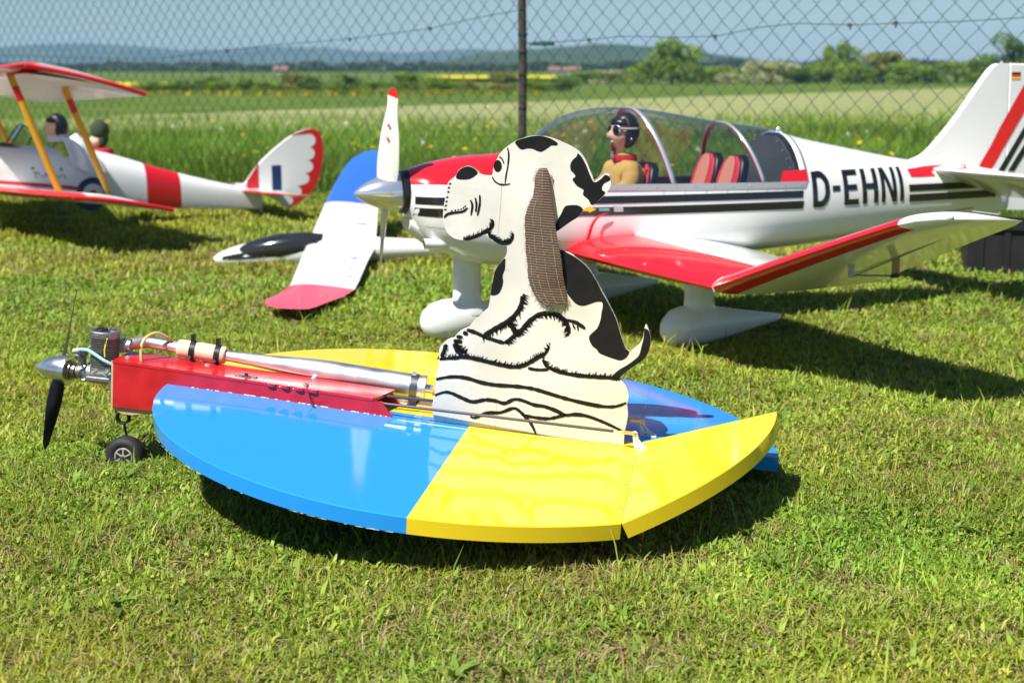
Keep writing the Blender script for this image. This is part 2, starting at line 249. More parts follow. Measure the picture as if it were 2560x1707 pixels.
# ------------------------------------------------------------------ shared materials
WHITE = mat('white_gloss_paint', (.80, .80, .79), .14, coat=.5, var=.035, vscale=5)
RED = mat('red_gloss_paint', (.70, .012, .022), .16, coat=.5)
BLACKP = mat('black_gloss_paint', (.012, .012, .013), .16, coat=.3)
ALU = mat('brushed_aluminium', (.72, .72, .73), .27, metal=1, var=.12, vscale=40)
ALUD = mat('dull_cast_aluminium', (.42, .42, .42), .42, metal=1, var=.2, vscale=60, bump=.2, bscale=300)
CHROME = mat('polished_aluminium', (.93, .93, .93), .17, metal=.85)
STEEL = mat('dark_steel', (.20, .20, .21), .38, metal=.9)
BLKPL = mat('black_plastic', (.012, .012, .013), .42)
RUBBER = mat('black_rubber', (.015, .015, .016), .62, var=.2, vscale=30)
CARBON = mat('grey_carbon_rod', (.055, .055, .06), .32)


# ------------------------------------------------------------------ the setting: ground, fields, hills
def gz(x, y):
    return -.012 * np.clip(y - 13, 0, 178)
def fence_y(x): return 8.0 - .9 * x

def groundmat(name, cols, scale=3., stretch=(1, 1, 1), bump=.5, rough=.9, fine=40.):
    m = bpy.data.materials.new(name); m.use_nodes = True
    n = m.node_tree.nodes; l = m.node_tree.links; b = n['Principled BSDF']
    b.inputs['Roughness'].default_value = rough; b.inputs['Specular IOR Level'].default_value = .1
    tc = n.new('ShaderNodeTexCoord'); mp = n.new('ShaderNodeMapping'); mp.inputs['Scale'].default_value = stretch
    l.new(tc.outputs['Object'], mp.inputs[0])
    t = n.new('ShaderNodeTexNoise'); t.inputs['Scale'].default_value = scale; t.inputs['Detail'].default_value = 8; t.inputs['Roughness'].default_value = .6
    l.new(mp.outputs[0], t.inputs['Vector'])
    r = n.new('ShaderNodeValToRGB'); e = r.color_ramp.elements
    e[0].position = .32; e[0].color = (*cols[0], 1); e[1].position = .68; e[1].color = (*cols[-1], 1)
    for i, c in enumerate(cols[1:-1]):
        q = e.new(.32 + .36 * (i + 1) / (len(cols) - 1)); q.color = (*c, 1)
    l.new(t.outputs['Fac'], r.inputs[0])
    t2 = n.new('ShaderNodeTexNoise'); t2.inputs['Scale'].default_value = fine; t2.inputs['Detail'].default_value = 5
    l.new(mp.outputs[0], t2.inputs['Vector'])
    mr = n.new('ShaderNodeMapRange'); mr.inputs[1].default_value = .3; mr.inputs[2].default_value = .7; mr.inputs[3].default_value = .65; mr.inputs[4].default_value = 1.25
    l.new(t2.outputs['Fac'], mr.inputs[0])
    sc = n.new('ShaderNodeVectorMath'); sc.operation = 'SCALE'; l.new(r.outputs[0], sc.inputs[0]); l.new(mr.outputs[0], sc.inputs['Scale'])
    l.new(sc.outputs[0], b.inputs['Base Color'])
    bp = n.new('ShaderNodeBump'); bp.inputs['Strength'].default_value = bump; bp.inputs['Distance'].default_value = .02
    l.new(t2.outputs['Fac'], bp.inputs['Height']); l.new(bp.outputs[0], b.inputs['Normal'])
    return m

def sheet(name, xs, ys, zf, m, label=None):
    nx, ny = len(xs), len(ys)
    v = [(x, y, zf(x, y)) for y in ys for x in xs]
    f = [(j * nx + i, j * nx + i + 1, (j + 1) * nx + i + 1, (j + 1) * nx + i) for j in range(ny - 1) for i in range(nx - 1)]
    o = mk(name, v, f, m, recalc=False); o['kind'] = 'structure'; return o
far_x = [-6500, -3500, -1500, -600, -250, -100, -40, -15, -6, -3, 0, 3, 6, 15, 40, 100, 250, 600, 1500, 3500, 6500]
sheet('ground', far_x, [-30, -5, 0, 2, 4, 6, 8, 10, 13, 20, 40, 80, 130, 191, 260, 400, 700, 1500, 3500, 6500], gz,
      groundmat('field_grass', [(.045, .085, .012), (.085, .14, .02), (.14, .17, .035)], .35, bump=.8, fine=9.))
# bare thatch under the mown lawn: its far edge runs along the fence
lx = np.linspace(-14, 9, 40)
v = []; f = []
for i, x in enumerate(lx):
    for j in range(9):
        y0 = -3; y1 = fence_y(x) + .35
        y = y0 + (y1 - y0) * j / 8; v.append((x, y, float(gz(0, y)) + .004))
for i in range(len(lx) - 1):
    for j in range(8): f.append((i * 9 + j, (i + 1) * 9 + j, (i + 1) * 9 + j + 1, i * 9 + j + 1))
lawn_g = mk('lawn_ground', v, f, groundmat('lawn_thatch', [(.055, .055, .018), (.13, .11, .04), (.24, .19, .085)], 6., bump=.9, fine=120.), recalc=False); lawn_g['kind'] = 'structure'

def field(name, poly, dz, m, step=12):
    """a field lying on the terrain, cut into strips so it follows the slope"""
    bm = bmesh.new(); vs = [bm.verts.new((a, b, 0)) for a, b in poly]; bm.faces.new(vs)
    for y in list(range(20, 200, step)):
        bmesh.ops.bisect_plane(bm, geom=bm.verts[:] + bm.edges[:] + bm.faces[:], plane_co=(0, y, 0), plane_no=(0, 1, 0))
    bmesh.ops.triangulate(bm, faces=bm.faces)
    for q in bm.verts: q.co.z = float(gz(0, q.co.y)) + dz
    bmesh.ops.recalc_face_normals(bm, faces=bm.faces)
    for q in bm.faces:
        if q.normal.z < 0: q.normal_flip()
    me = bpy.data.meshes.new(name); bm.to_mesh(me); bm.free(); me.materials.append(m)
    o = bpy.data.objects.new(name, me); COL.objects.link(o); o['kind'] = 'structure'; return o
barley = groundmat('barley', [(.19, .22, .085), (.255, .275, .115), (.32, .33, .15)], .5, (.25, 1.6, 1), bump=.7, fine=14.)
field('barley_field', [(-9.8, 14.5), (40, 14.5), (140, 20), (140, 385), (44, 147), (-9.8, 14.9)], .16, barley)
rape = groundmat('rapeseed', [(.45, .40, .02), (.62, .52, .02), (.55, .48, .03)], .4, bump=.7)
field('rapeseed_field', [(-17, 268), (9, 268), (10, 345), (-21, 345)], .7, rape)
field('rapeseed_field', [(-56, 196), (-46, 196), (-50, 235), (-66, 235)], .3, rape)

def hill(name, pts, y, depth, m):
    """ridge given by (x, height) with a foot in front and behind"""
    hf = nspl(*zip(*pts)); xs = np.linspace(pts[0][0], pts[-1][0], 70); v = []; f = []; rows = 9
    for i, x in enumerate(xs):
        for j in range(rows):
            t = j / (rows - 1); h = max(0, hf(x)) * math.sin(math.pi * min(1, .02 + t)) ** .8
            v.append((x, y + (t - .5) * depth, -2.3 + h * (1 + .05 * math.sin(x * .035 + j) + .04 * math.sin(x * .11 + 2 * j))))
    for i in range(len(xs) - 1):
        for j in range(rows - 1): f.append((i * rows + j, (i + 1) * rows + j, (i + 1) * rows + j + 1, i * rows + j + 1))
    o = mk(name, v, f, m, recalc=False); o['kind'] = 'structure'; return o
forest = groundmat('far_forest', [(.018, .035, .012), (.03, .055, .016), (.06, .085, .025)], .006, (1, 1, 1), bump=.0, fine=.03)
K1, K2 = 1.77, 1.46
hill('hills', [(x * K1, h * K1) for x, h in [(-1500, 24), (-1150, 31), (-900, 35), (-760, 41), (-560, 29), (-380, 35), (-200, 25), (-60, 30), (60, 18), (200, 15), (420, 9), (800, 9), (1100, 12), (1500, 8)]], 4600, 1000, forest)
hill('hills', [(x * K2, h * K2) for x, h in [(-130, 0), (-70, 4), (-30, 12), (30, 18), (80, 20), (120, 19), (160, 15), (210, 8), (270, 4), (400, 2), (600, 0)]], 1900, 500, forest)

# ------------------------------------------------------------------ grass
def blades(name, P, hgt, wid, lean, ang, col, m, curl=.45):
    """one grass mesh: every blade two segments and a tip, bent over"""
    N = len(P); dx, dy = np.cos(ang), np.sin(ang); sx, sy = -dy, dx
    V = np.zeros((N, 5, 3), np.float32)
    for k, (t, ww) in enumerate(((0, .8), (.55, 1.))):
        off = lean * hgt * t ** 1.5
        z = hgt * t * np.sqrt(np.clip(1 - (lean * curl) ** 2 * t, .1, 1))
        for s, q in ((-.5, 2 * k), (.5, 2 * k + 1)):
            V[:, q, 0] = P[:, 0] + dx * off + sx * wid * ww * s
            V[:, q, 1] = P[:, 1] + dy * off + sy * wid * ww * s
            V[:, q, 2] = P[:, 2] + z
    V[:, 4, 0] = P[:, 0] + dx * lean * hgt; V[:, 4, 1] = P[:, 1] + dy * lean * hgt
    V[:, 4, 2] = P[:, 2] + hgt * np.sqrt(np.clip(1 - (lean * .75) ** 2, .08, 1))
    idx = (np.arange(N) * 5)[:, None]
    loops = (idx + np.array([0, 1, 3, 2, 2, 3, 4])[None]).astype(np.int32).ravel()
    starts = ((np.arange(N) * 7)[:, None] + np.array([0, 4])[None]).astype(np.int32).ravel()
    me = bpy.data.meshes.new(name)
    me.vertices.add(N * 5); me.vertices.foreach_set('co', V.ravel())
    me.loops.add(N * 7); me.loops.foreach_set('vertex_index', loops)
    me.polygons.add(N * 2); me.polygons.foreach_set('loop_start', starts)
    at = me.attributes.new('col', 'FLOAT_COLOR', 'POINT')
    c = np.ones((N, 5, 4), np.float32); c[:, :, :3] = col[:, None, :]
    at.data.foreach_set('color', c.ravel())
    me.materials.append(m); me.update(calc_edges=True)
    me.polygons.foreach_set('use_smooth', np.ones(N * 2, bool))
    o = bpy.data.objects.new(name, me); COL.objects.link(o); return o
def vnoise(x, y, s, seed=0):
    r = np.random.default_rng(seed); g = r.random((64, 64)); u = x * s + 300; v = y * s + 300
    i = np.floor(u).astype(int); j = np.floor(v).astype(int); a = u - i; b = v - j; a = a * a * (3 - 2 * a); b = b * b * (3 - 2 * b)
    G = lambda p, q: g[p % 64, q % 64]
    return (G(i, j) * (1 - a) + G(i + 1, j) * a) * (1 - b) + (G(i, j + 1) * (1 - a) + G(i + 1, j + 1) * a) * b
def scatter(n, y0, y1, half=.40, extra=.35):
    """points over the wedge of ground in front of the camera, even per square metre"""
    y = np.sqrt(rng.random(n) * (y1 ** 2 - y0 ** 2) + y0 ** 2); x = (rng.random(n) * 2 - 1) * (half * y + extra)
    return x, y
LEAF = leafmat('grass_blade', .34)
GREENS = np.array([(.255, .355, .039), (.325, .415, .05), (.18, .275, .032), (.43, .47, .09), (.29, .385, .043)])
DRY = np.array([(.46, .38, .19), (.55, .47, .26), (.34, .25, .12), (.40, .27, .15)])
def lawn(n, y0, y1, hs, ws, kind='fine', half=.44):
    x, y = scatter(n, y0, y1, half); bare = vnoise(x, y, 7., 21) * .55 + vnoise(x, y, 17., 22) * .45
    k = (y < fence_y(x) + .15) & ((bare > .36) | (rng.random(n) < .38)); 
    if kind == 'dry': k = (y < fence_y(x) + .15) & (rng.random(n) < 1.65 - bare - .95 * vnoise(x, y, 1.2, 77))
    x, y = x[k], y[k]; N = len(x)
    P = np.stack([x, y, rng.uniform(.001, .006, N)], 1).astype(np.float32)
    patchy = vnoise(x, y, 2.3, 1) * .5 + vnoise(x, y, 8., 2) * .5
    h = hs * rng.uniform(.45, 1.3, N) * (.55 + .9 * vnoise(x, y, 6., 3)); wd = ws * rng.uniform(.5, 1.3, N)
    lean = rng.uniform(.25, 1.25, N)
    col = GREENS[rng.integers(0, len(GREENS), N)] * rng.uniform(.7, 1.2, N)[:, None] * (.70 + .6 * patchy)[:, None]
    col[:, 0] *= .85 + .35 * vnoise(x, y, 1.7, 30)
    if kind == 'dry': col = DRY[rng.integers(0, 4, N)] * rng.uniform(.6, 1.1, N)[:, None]; lean = rng.uniform(1.0, 1.9, N)
    if kind == 'broad': col *= np.array([.80, .95, .9]); lean = rng.uniform(.5, 1.35, N); h = hs * rng.uniform(.6, 1.3, N)
    if kind == 'clover': P[:, 2] += rng.uniform(.002, .016, N); lean = rng.uniform(.9, 1.5, N); col *= np.array([.85, 1., .9])
    return P, h, wd, lean, rng.uniform(0, 2 * np.pi, N), col
def rosettes(n, y0, y1):
    x, y = scatter(n, y0, y1); k = y < fence_y(x); x, y = np.repeat(x[k], 9), np.repeat(y[k], 9); N = len(x)
    P = np.stack([x + rng.normal(0, .004, N), y + rng.normal(0, .004, N), np.full(N, .004)], 1).astype(np.float32)
    c = np.array([(.16, .25, .04)]) * rng.uniform(.75, 1.4, N)[:, None]
    return P, rng.uniform(.025, .05, N), rng.uniform(.007, .013, N), rng.uniform(.7, 1.3, N), rng.uniform(0, 2 * np.pi, N), c
parts = [lawn(185000, 1.55, 2.9, .025, .0027), lawn(185000, 2.9, 4.6, .027, .0038), lawn(215000, 4.6, 10.5, .034, .0075, half=.62),
         lawn(9000, 1.55, 3.2, .030, .0070, 'broad'), lawn(12000, 3.2, 6., .032, .009, 'broad'),
         lawn(62000, 1.55, 3.4, .034, .0022, 'dry'), lawn(52000, 3.4, 6.5, .036, .0034, 'dry'), lawn(3500, 1.55, 5., .065, .003), rosettes(130, 1.55, 5.5),
         lawn(55000, 1.55, 3.3, .0095, .0062, 'clover'), lawn(55000, 3.3, 5.6, .012, .009, 'clover')]
tag(blades('lawn_grass', *[np.concatenate(q) for q in zip(*parts)], LEAF), 'short mown green lawn with dry straw between the blades', 'lawn', kind='stuff')

def meadow(n, y0, y1, hs, ws):
    x, y = scatter(n, y0, y1, .50, .6); k = y > fence_y(x) + .12; x, y = x[k], y[k]; N = len(x)
    P = np.stack([x, y, gz(x, y) + .002], 1).astype(np.float32)
    h = hs * rng.uniform(.55, 1.25, N) * (.7 + .6 * vnoise(x, y, .9, 8)); wd = ws * rng.uniform(.5, 1.3, N)
    base = np.array([(.14, .27, .026), (.19, .33, .034), (.11, .215, .024), (.27, .35, .06), (.36, .38, .14)])
    pr = [.32, .32, .2, .11, .05]
    col = base[rng.choice(5, N, p=pr)] * rng.uniform(.8, 1.2, N)[:, None] * (.75 + .5 * vnoise(x, y, .8, 9))[:, None]
    return P, h, wd, rng.uniform(.1, .7, N), rng.uniform(0, 2 * np.pi, N), col
parts = [meadow(150000, 5.5, 12, .25, .006), meadow(60000, 12, 15.5, .24, .009), meadow(9000, 15.5, 21, .30, .012), meadow(2600, 6, 15, .40, .005)]
tag(blades('meadow_grass', *[np.concatenate(q) for q in zip(*parts)], leafmat('meadow_blade', .4)), 'tall green unmown meadow grass behind the wire fence', 'meadow', kind='stuff')

def blossoms(name, n, y0, y1, zr, size, col, label, cat, seedhead=False, xr=None):
    """little flower heads on stalks: a many-petalled disc or a round seed head"""
    V = []; F = []; C = []
    x, y = scatter(n * 3, y0, y1, .40, .3); k = y > fence_y(x) + .25; x, y = x[k][:n], y[k][:n]
    for a, b in zip(x, y):
        z0 = float(gz(a, b)); z = z0 + rnd.uniform(*zr); s = size * rnd.uniform(.7, 1.2); k0 = len(V)
        if seedhead:
            for q in range(26):
                d = Vector((rnd.gauss(0, 1), rnd.gauss(0, 1), rnd.gauss(0, 1))).normalized(); u = d.orthogonal().normalized(); w_ = d.cross(u)
                c = Vector((a, b, z)) + d * s; e = s * .33; i = len(V)
                V += [tuple(c + u * e), tuple(c + w_ * e), tuple(c - u * e), tuple(c - w_ * e)]; F.append((i, i + 1, i + 2, i + 3)); C += [col] * 4
        else:
            tl = Vector((rnd.uniform(-.4, .4), rnd.uniform(-.6, .2), 1)).normalized(); u = tl.orthogonal().normalized(); w_ = tl.cross(u)
            V.append((a, b, z)); C.append(col)
            for q in range(12):
                an = q * math.pi / 6; rr = s * (1 if q % 2 else .72)
                V.append(tuple(Vector((a, b, z + s * .25)) + (u * math.cos(an) + w_ * math.sin(an)) * rr)); C.append(col)
            F += [(k0, k0 + 1 + q, k0 + 1 + (q + 1) % 12) for q in range(12)]
        i = len(V); V += [(a - .002, b, z0), (a + .002, b, z0), (a + .001, b, z), (a - .001, b, z)]; F.append((i, i + 1, i + 2, i + 3)); C += [(.08, .14, .03)] * 4
    o = mk(name, V, F, bpy.data.materials['meadow_blade'], recalc=False)
    at = o.data.attributes.new('col', 'FLOAT_COLOR', 'POINT'); at.data.foreach_set('color', np.array([(*c, 1) for c in C], np.float32).ravel())
    return tag(o, label, cat, kind='stuff')
blossoms('yellow_flowers', 190, 6, 12, (.12, .30), .019, (.85, .55, .01), 'scattered yellow meadow flowers behind the fence', 'flowers')
blossoms('yellow_flowers', 130, 12, 16, (.16, .30), .02, (.80, .50, .01), 'far yellow flowers towards the barley field', 'flowers')
blossoms('dandelion_clocks', 40, 6.5, 15, (.20, .36), .022, (.75, .76, .72), 'white dandelion seed heads in the meadow', 'flowers', True)

# a strip of flowering weeds along the far side of the barley
y = rng.uniform(84, 112, 5000); x = y * rng.uniform(-.33, .02, 5000)
P = np.stack([x, y, gz(x, y)], 1).astype(np.float32); N = len(x)
cc = np.where((rng.random(N) < .30)[:, None], np.array([(.50, .36, .03)]), np.array([(.14, .22, .03)]))
tag(blades('weed_strip', P, rng.uniform(.08, .24, N), rng.uniform(.08, .25, N), rng.uniform(.1, .8, N), rng.uniform(0, 6.28, N), cc, bpy.data.materials['meadow_blade']),
    'band of orange-yellow flowering weeds below the bushes', 'weeds', kind='stuff')

# ------------------------------------------------------------------ trees and bushes
TREEL = leafmat('tree_leaf', .3, .6)
BARK = mat('bark', (.07, .055, .04), .9, var=.4, vscale=4)
def crown_mesh(seed, n, lobes, tall, base):
    r = np.random.default_rng(seed); cs = []
    for i in range(lobes):
        a = r.uniform(0, 6.28); q = r.uniform(0, 1) ** .6; zz = r.uniform(.10, .86)
        rr = (.30 + .17 * r.random()) * (1.15 - .55 * zz); k = (1 - zz * .55) * .46 * q
        cs.append((math.cos(a) * k, math.sin(a) * k, zz, rr * .68))
    V = np.zeros((n, 4, 3)); C = np.zeros((n, 3))
    ci = r.integers(0, lobes, n); d = r.normal(size=(n, 3)); d /= np.linalg.norm(d, axis=1)[:, None]
    rad_ = r.uniform(.55, 1.06, n) ** .5
    c = np.array(cs)[ci]; p = c[:, :3] + d * (c[:, 3] * rad_)[:, None] * np.array([1, 1, .85])
    u = r.normal(size=(n, 3)); u -= d * (u * d).sum(1)[:, None] * .6; u /= np.linalg.norm(u, axis=1)[:, None]
    w_ = np.cross(u, r.normal(size=(n, 3))); w_ /= np.linalg.norm(w_, axis=1)[:, None]; s = r.uniform(.016, .036, n)[:, None]
    for k, (a, b) in enumerate(((1, .3), (-.2, 1), (-1, -.3), (.2, -1))): V[:, k] = p + (u * a + w_ * b) * s
    V[:, :, 2] = np.maximum(V[:, :, 2], .01) * tall
    C[:] = np.array(base) * r.uniform(.7, 1.3, n)[:, None] * (r.uniform(.8, 1.2, lobes)[ci])[:, None]
    me = bpy.data.meshes.new('crown'); me.from_pydata(V.reshape(-1, 3).tolist(), [], [(4 * i, 4 * i + 1, 4 * i + 2, 4 * i + 3) for i in range(n)])
    at = me.attributes.new('col', 'FLOAT_COLOR', 'POINT'); at.data.foreach_set('color', np.concatenate([np.repeat(C, 4, 0), np.ones((4 * n, 1))], 1).astype(np.float32).ravel())
    me.materials.append(TREEL); me.update(); return me
def trunk_mesh(seed, tall):
    r = random.Random(seed); a = [tube([(0, 0, 0), (.01, 0, .15 * tall), (.02, .01, .4 * tall), (0, 0, .72 * tall)], [.035, .028, .02, .006], 6)]
    for i in range(5):
        an = r.uniform(0, 6.28); z = r.uniform(.18, .5) * tall
        a.append(tube([(0, 0, z), (math.cos(an) * .14, math.sin(an) * .14, z + .12 * tall), (math.cos(an) * .3, math.sin(an) * .3, z + .25 * tall)], [.014, .009, .003], 5))
    v, f = join(*a); me = bpy.data.meshes.new('trunk'); me.from_pydata(v, [], f); me.materials.append(BARK); me.update(); return me
KINDS = {'dark': [(crown_mesh(31 + i, 2600, 13, t, (.105, .18, .03)), trunk_mesh(i, t)) for i, t in enumerate((1.0, 1.2, .85))],
         'mid': [(crown_mesh(41 + i, 2600, 13, t, (.19, .29, .036)), trunk_mesh(i + 5, t)) for i, t in enumerate((1.0, 1.15, .8))],
         'olive': [(crown_mesh(51 + i, 2600, 12, t, (.24, .26, .065)), trunk_mesh(i + 9, t)) for i, t in enumerate((1.0, .85))],
         'pale': [(crown_mesh(61 + i, 2400, 12, t, (.42, .44, .27)), trunk_mesh(i + 12, t)) for i, t in enumerate((.9, .75))]}
def tree(x, ytop, ybase_d, wpx, kind, var, label, name='bush', cat='bush', group='bushes along the far field edge'):
    """x, ytop, width as seen from the field: turned into place and size at distance ybase_d"""
    Y = ybase_d; X = (x - 1176) / 3267 * Y; zt = .83 - (ytop - 151.5) / 3267 * Y; z0 = float(gz(0, Y)) - .1
    H = zt - z0; W = wpx / 3267 * Y * (1.2 if name == 'tree' else 1.4)
    cm, tm = KINDS[kind][var % len(KINDS[kind])]; tall = max(q.co.z for q in cm.vertices)
    o = thing(name, (X, Y, z0), (0, 0, rnd.uniform(0, 6.28)), label, cat, group)
    o.scale = (W, W, H / tall)
    for nm, me in (('crown', cm), ('trunk', tm)): link(bpy.data.objects.new(nm, me), o)
    return o
tree(1537, 86, 235, 118, 'mid', 1, 'tall rounded green tree, the largest in the hedge right of the fence post', 'tree', 'tree', 'trees rising above the hedge')
tree(1925, 92, 250, 62, 'mid', 1, 'slim pale green tree above the hedge between the canopy and the white fin', 'tree', 'tree', 'trees rising above the hedge')
tree(1890, 104, 256, 34, 'mid', 0, 'narrow small tree just left of the slim pale tree in the hedge', 'tree', 'tree', 'trees rising above the hedge')
tree(2292, 78, 230, 108, 'dark', 1, 'dark green tree rising directly behind the white tail fin', 'tree', 'tree', 'trees rising above the hedge')
B = [(1345, 163, 60, 'mid', 'low green bush at the left end of the hedge, below the dark hill'),
     (1395, 160, 62, 'pale', 'pale blossoming bush left of the tallest hedge tree'),
     (1440, 152, 70, 'mid', 'mid green bush touching the left side of the tallest hedge tree'),
     (1490, 142, 70, 'mid', 'bushy green shrub at the foot of the tallest hedge tree, left side'),
     (1600, 146, 74, 'mid', 'green shrub at the foot of the tallest hedge tree, right side'),
     (1652, 150, 60, 'olive', 'olive green bush right of the tallest hedge tree'),
     (1665, 168, 44, 'pale', 'small whitish flowering bush low in the hedge'),
     (1712, 147, 66, 'mid', 'green bush midway between tallest and slim hedge trees, left one'),
     (1762, 138, 84, 'pale', 'wide whitish flowering bush in the middle of the hedge'),
     (1822, 150, 62, 'dark', 'dark green bush right of the wide whitish bush'),
     (1866, 142, 66, 'mid', 'green bush below the narrow small tree'),
     (1960, 142, 74, 'mid', 'green bush right of the slim pale tree'),
     (2015, 118, 84, 'olive', 'yellowish green broad bush left of the white fin'),
     (2070, 136, 70, 'mid', 'green bush right of the yellowish broad bush'),
     (2120, 150, 56, 'dark', 'dark low bush near the tail fin, left of its sloping edge'),
     (2180, 140, 70, 'mid', 'green bush partly behind the sloping edge of the fin'),
     (2240, 130, 70, 'mid', 'green bush beside the dark tree behind the fin')]
for i, (x, yt, wp, kd, lb) in enumerate(B): tree(x, yt, 236 + (i * 7) % 18, wp * 1.25, kd, i, lb)
B2 = [(352, 186, 40, 'mid', 'leftmost small bush of the far row, past the upper wing tip'),
      (392, 190, 42, 'mid', 'second bush of the far row right of the upper wing tip'),
      (432, 184, 46, 'dark', 'dark bush in the left row, third from the wing tip'),
      (478, 176, 60, 'dark', 'taller dark bush left of the middle of the far row'),
      (530, 184, 52, 'mid', 'green bush in the far row above the white fuselage tail'),
      (575, 178, 50, 'mid', 'green bush left of the round olive bush with a gap between'),
      (622, 186, 44, 'mid', 'low bush beside the round olive bush on its left'),
      (682, 168, 56, 'olive', 'round olive bush above the striped rudder'),
      (724, 175, 50, 'dark', 'round dark green bush right of the olive one'),
      (800, 170, 46, 'dark', 'dark cone-shaped bush alone between rudder and white propeller'),
      (768, 188, 36, 'mid', 'low bush left of the dark cone-shaped bush'),
      (868, 186, 44, 'mid', 'small bush just left of the white propeller tip'),
      (945, 165, 64, 'mid', 'green bush right of the white propeller tip'),
      (1020, 176, 60, 'mid', 'wide low bush halfway from propeller to fence post'),
      (1070, 184, 44, 'olive', 'small olive bush left of the fence post'),
      (1158, 166, 62, 'olive', 'olive bush just left of the fence post'),
      (1225, 178, 54, 'mid', 'bush just right of the fence post'),
      (1290, 176, 46, 'dark', 'small dark bush between fence post and hedge')]
for i, (x, yt, wp, kd, lb) in enumerate(B2): tree(x, yt - 2, 117 + (i * 11) % 13, wp * 1.3, kd, i + 1, lb, group='bushes in the far row on the left')
# far tree belts, too far to tell trees apart
def belt(x0, x1, Y, n, h, seed, label):
    r = np.random.default_rng(seed); N = n; x = r.uniform(x0, x1, N); top = h * (.55 + .45 * vnoise(x, x * 0, 9 / (h * 10), seed))
    z = r.random(N) * top; y = Y + r.uniform(-h, h, N); s = h * .09
    d = r.normal(size=(N, 3)); u = r.normal(size=(N, 3)); c = np.stack([x, y, z - 2.2], 1)
    V = np.stack([c + d * s, c + u * s, c - d * s, c - u * s], 1)
    me = bpy.data.meshes.new('far_tree_belt'); me.from_pydata(V.reshape(-1, 3).tolist(), [], [(4 * i, 4 * i + 1, 4 * i + 2, 4 * i + 3) for i in range(N)])
    C = np.array([(.03, .055, .014)]) * r.uniform(.6, 1.4, N)[:, None]
    at = me.attributes.new('col', 'FLOAT_COLOR', 'POINT'); at.data.foreach_set('color', np.concatenate([np.repeat(C, 4, 0), np.ones((4 * N, 1))], 1).astype(np.float32).ravel())
    me.materials.append(TREEL); o = bpy.data.objects.new('far_tree_belt', me); COL.objects.link(o)
    return tag(o, label, 'trees', kind='stuff')
belt(-330, 60, 700, 7000, 5.5, 3, 'far dark belt of trees below the blue hills on the left')
belt(60, 420, 800, 7000, 7, 4, 'far belt of trees behind the hedge on the right')
# far houses
ROOF = mat('red_roof_tiles', (.20, .115, .09), .8, var=.3); PLASTER = mat('pale_plaster', (.33, .32, .31), .9, var=.1); PANE = mat('window_dark', (.03, .035, .04), .1)
def house(X, Y, L, D, H, rz, label):
    o = thing('house', (X, Y, -2.15), (0, 0, rz), label, 'house', 'far village houses')
    mk('wall', *boxm(-L / 2, L / 2, -D / 2, D / 2, 0, H), PLASTER, o)
    a, b, h = L / 2 + .3, D / 2 + .4, D * .45
    mk('roof', [(-a, -b, H - .1), (a, -b, H - .1), (a, b, H - .1), (-a, b, H - .1), (-a, 0, H + h), (a, 0, H + h)], [(0, 1, 5, 4), (2, 3, 4, 5), (0, 4, 3), (1, 2, 5), (0, 3, 2, 1)], ROOF, o, False)
    for s in (-.3, 0, .3): mk('window', *boxm(L * s - .6, L * s + .6, -D / 2 - .05, -D / 2 - .01, H * .4, H * .75), PANE, o, False)
for px, Y, L, H, lb in [(1270, 560, 13, 3.6, 'small red-roofed house right of the fence post, nearest the post'), (1296, 575, 12, 3.3, 'red-roofed house second from the fence post'),
                        (1318, 570, 14, 4., 'red-roofed house at the left foot of the hedge'), (655, 520, 16, 4.4, 'pale house with pinkish roof left of the round olive bush'),
                        (2150, 640, 22, 5., 'red-roofed house in the gap left of the tail fin'), (2178, 660, 16, 4.6, 'house with a pale wall beside the gap left of the tail fin')]:
    house((px - 1176) / 3267 * Y, Y, L * .30, 3.0, H * .36, rnd.uniform(-.3, .3), lb)

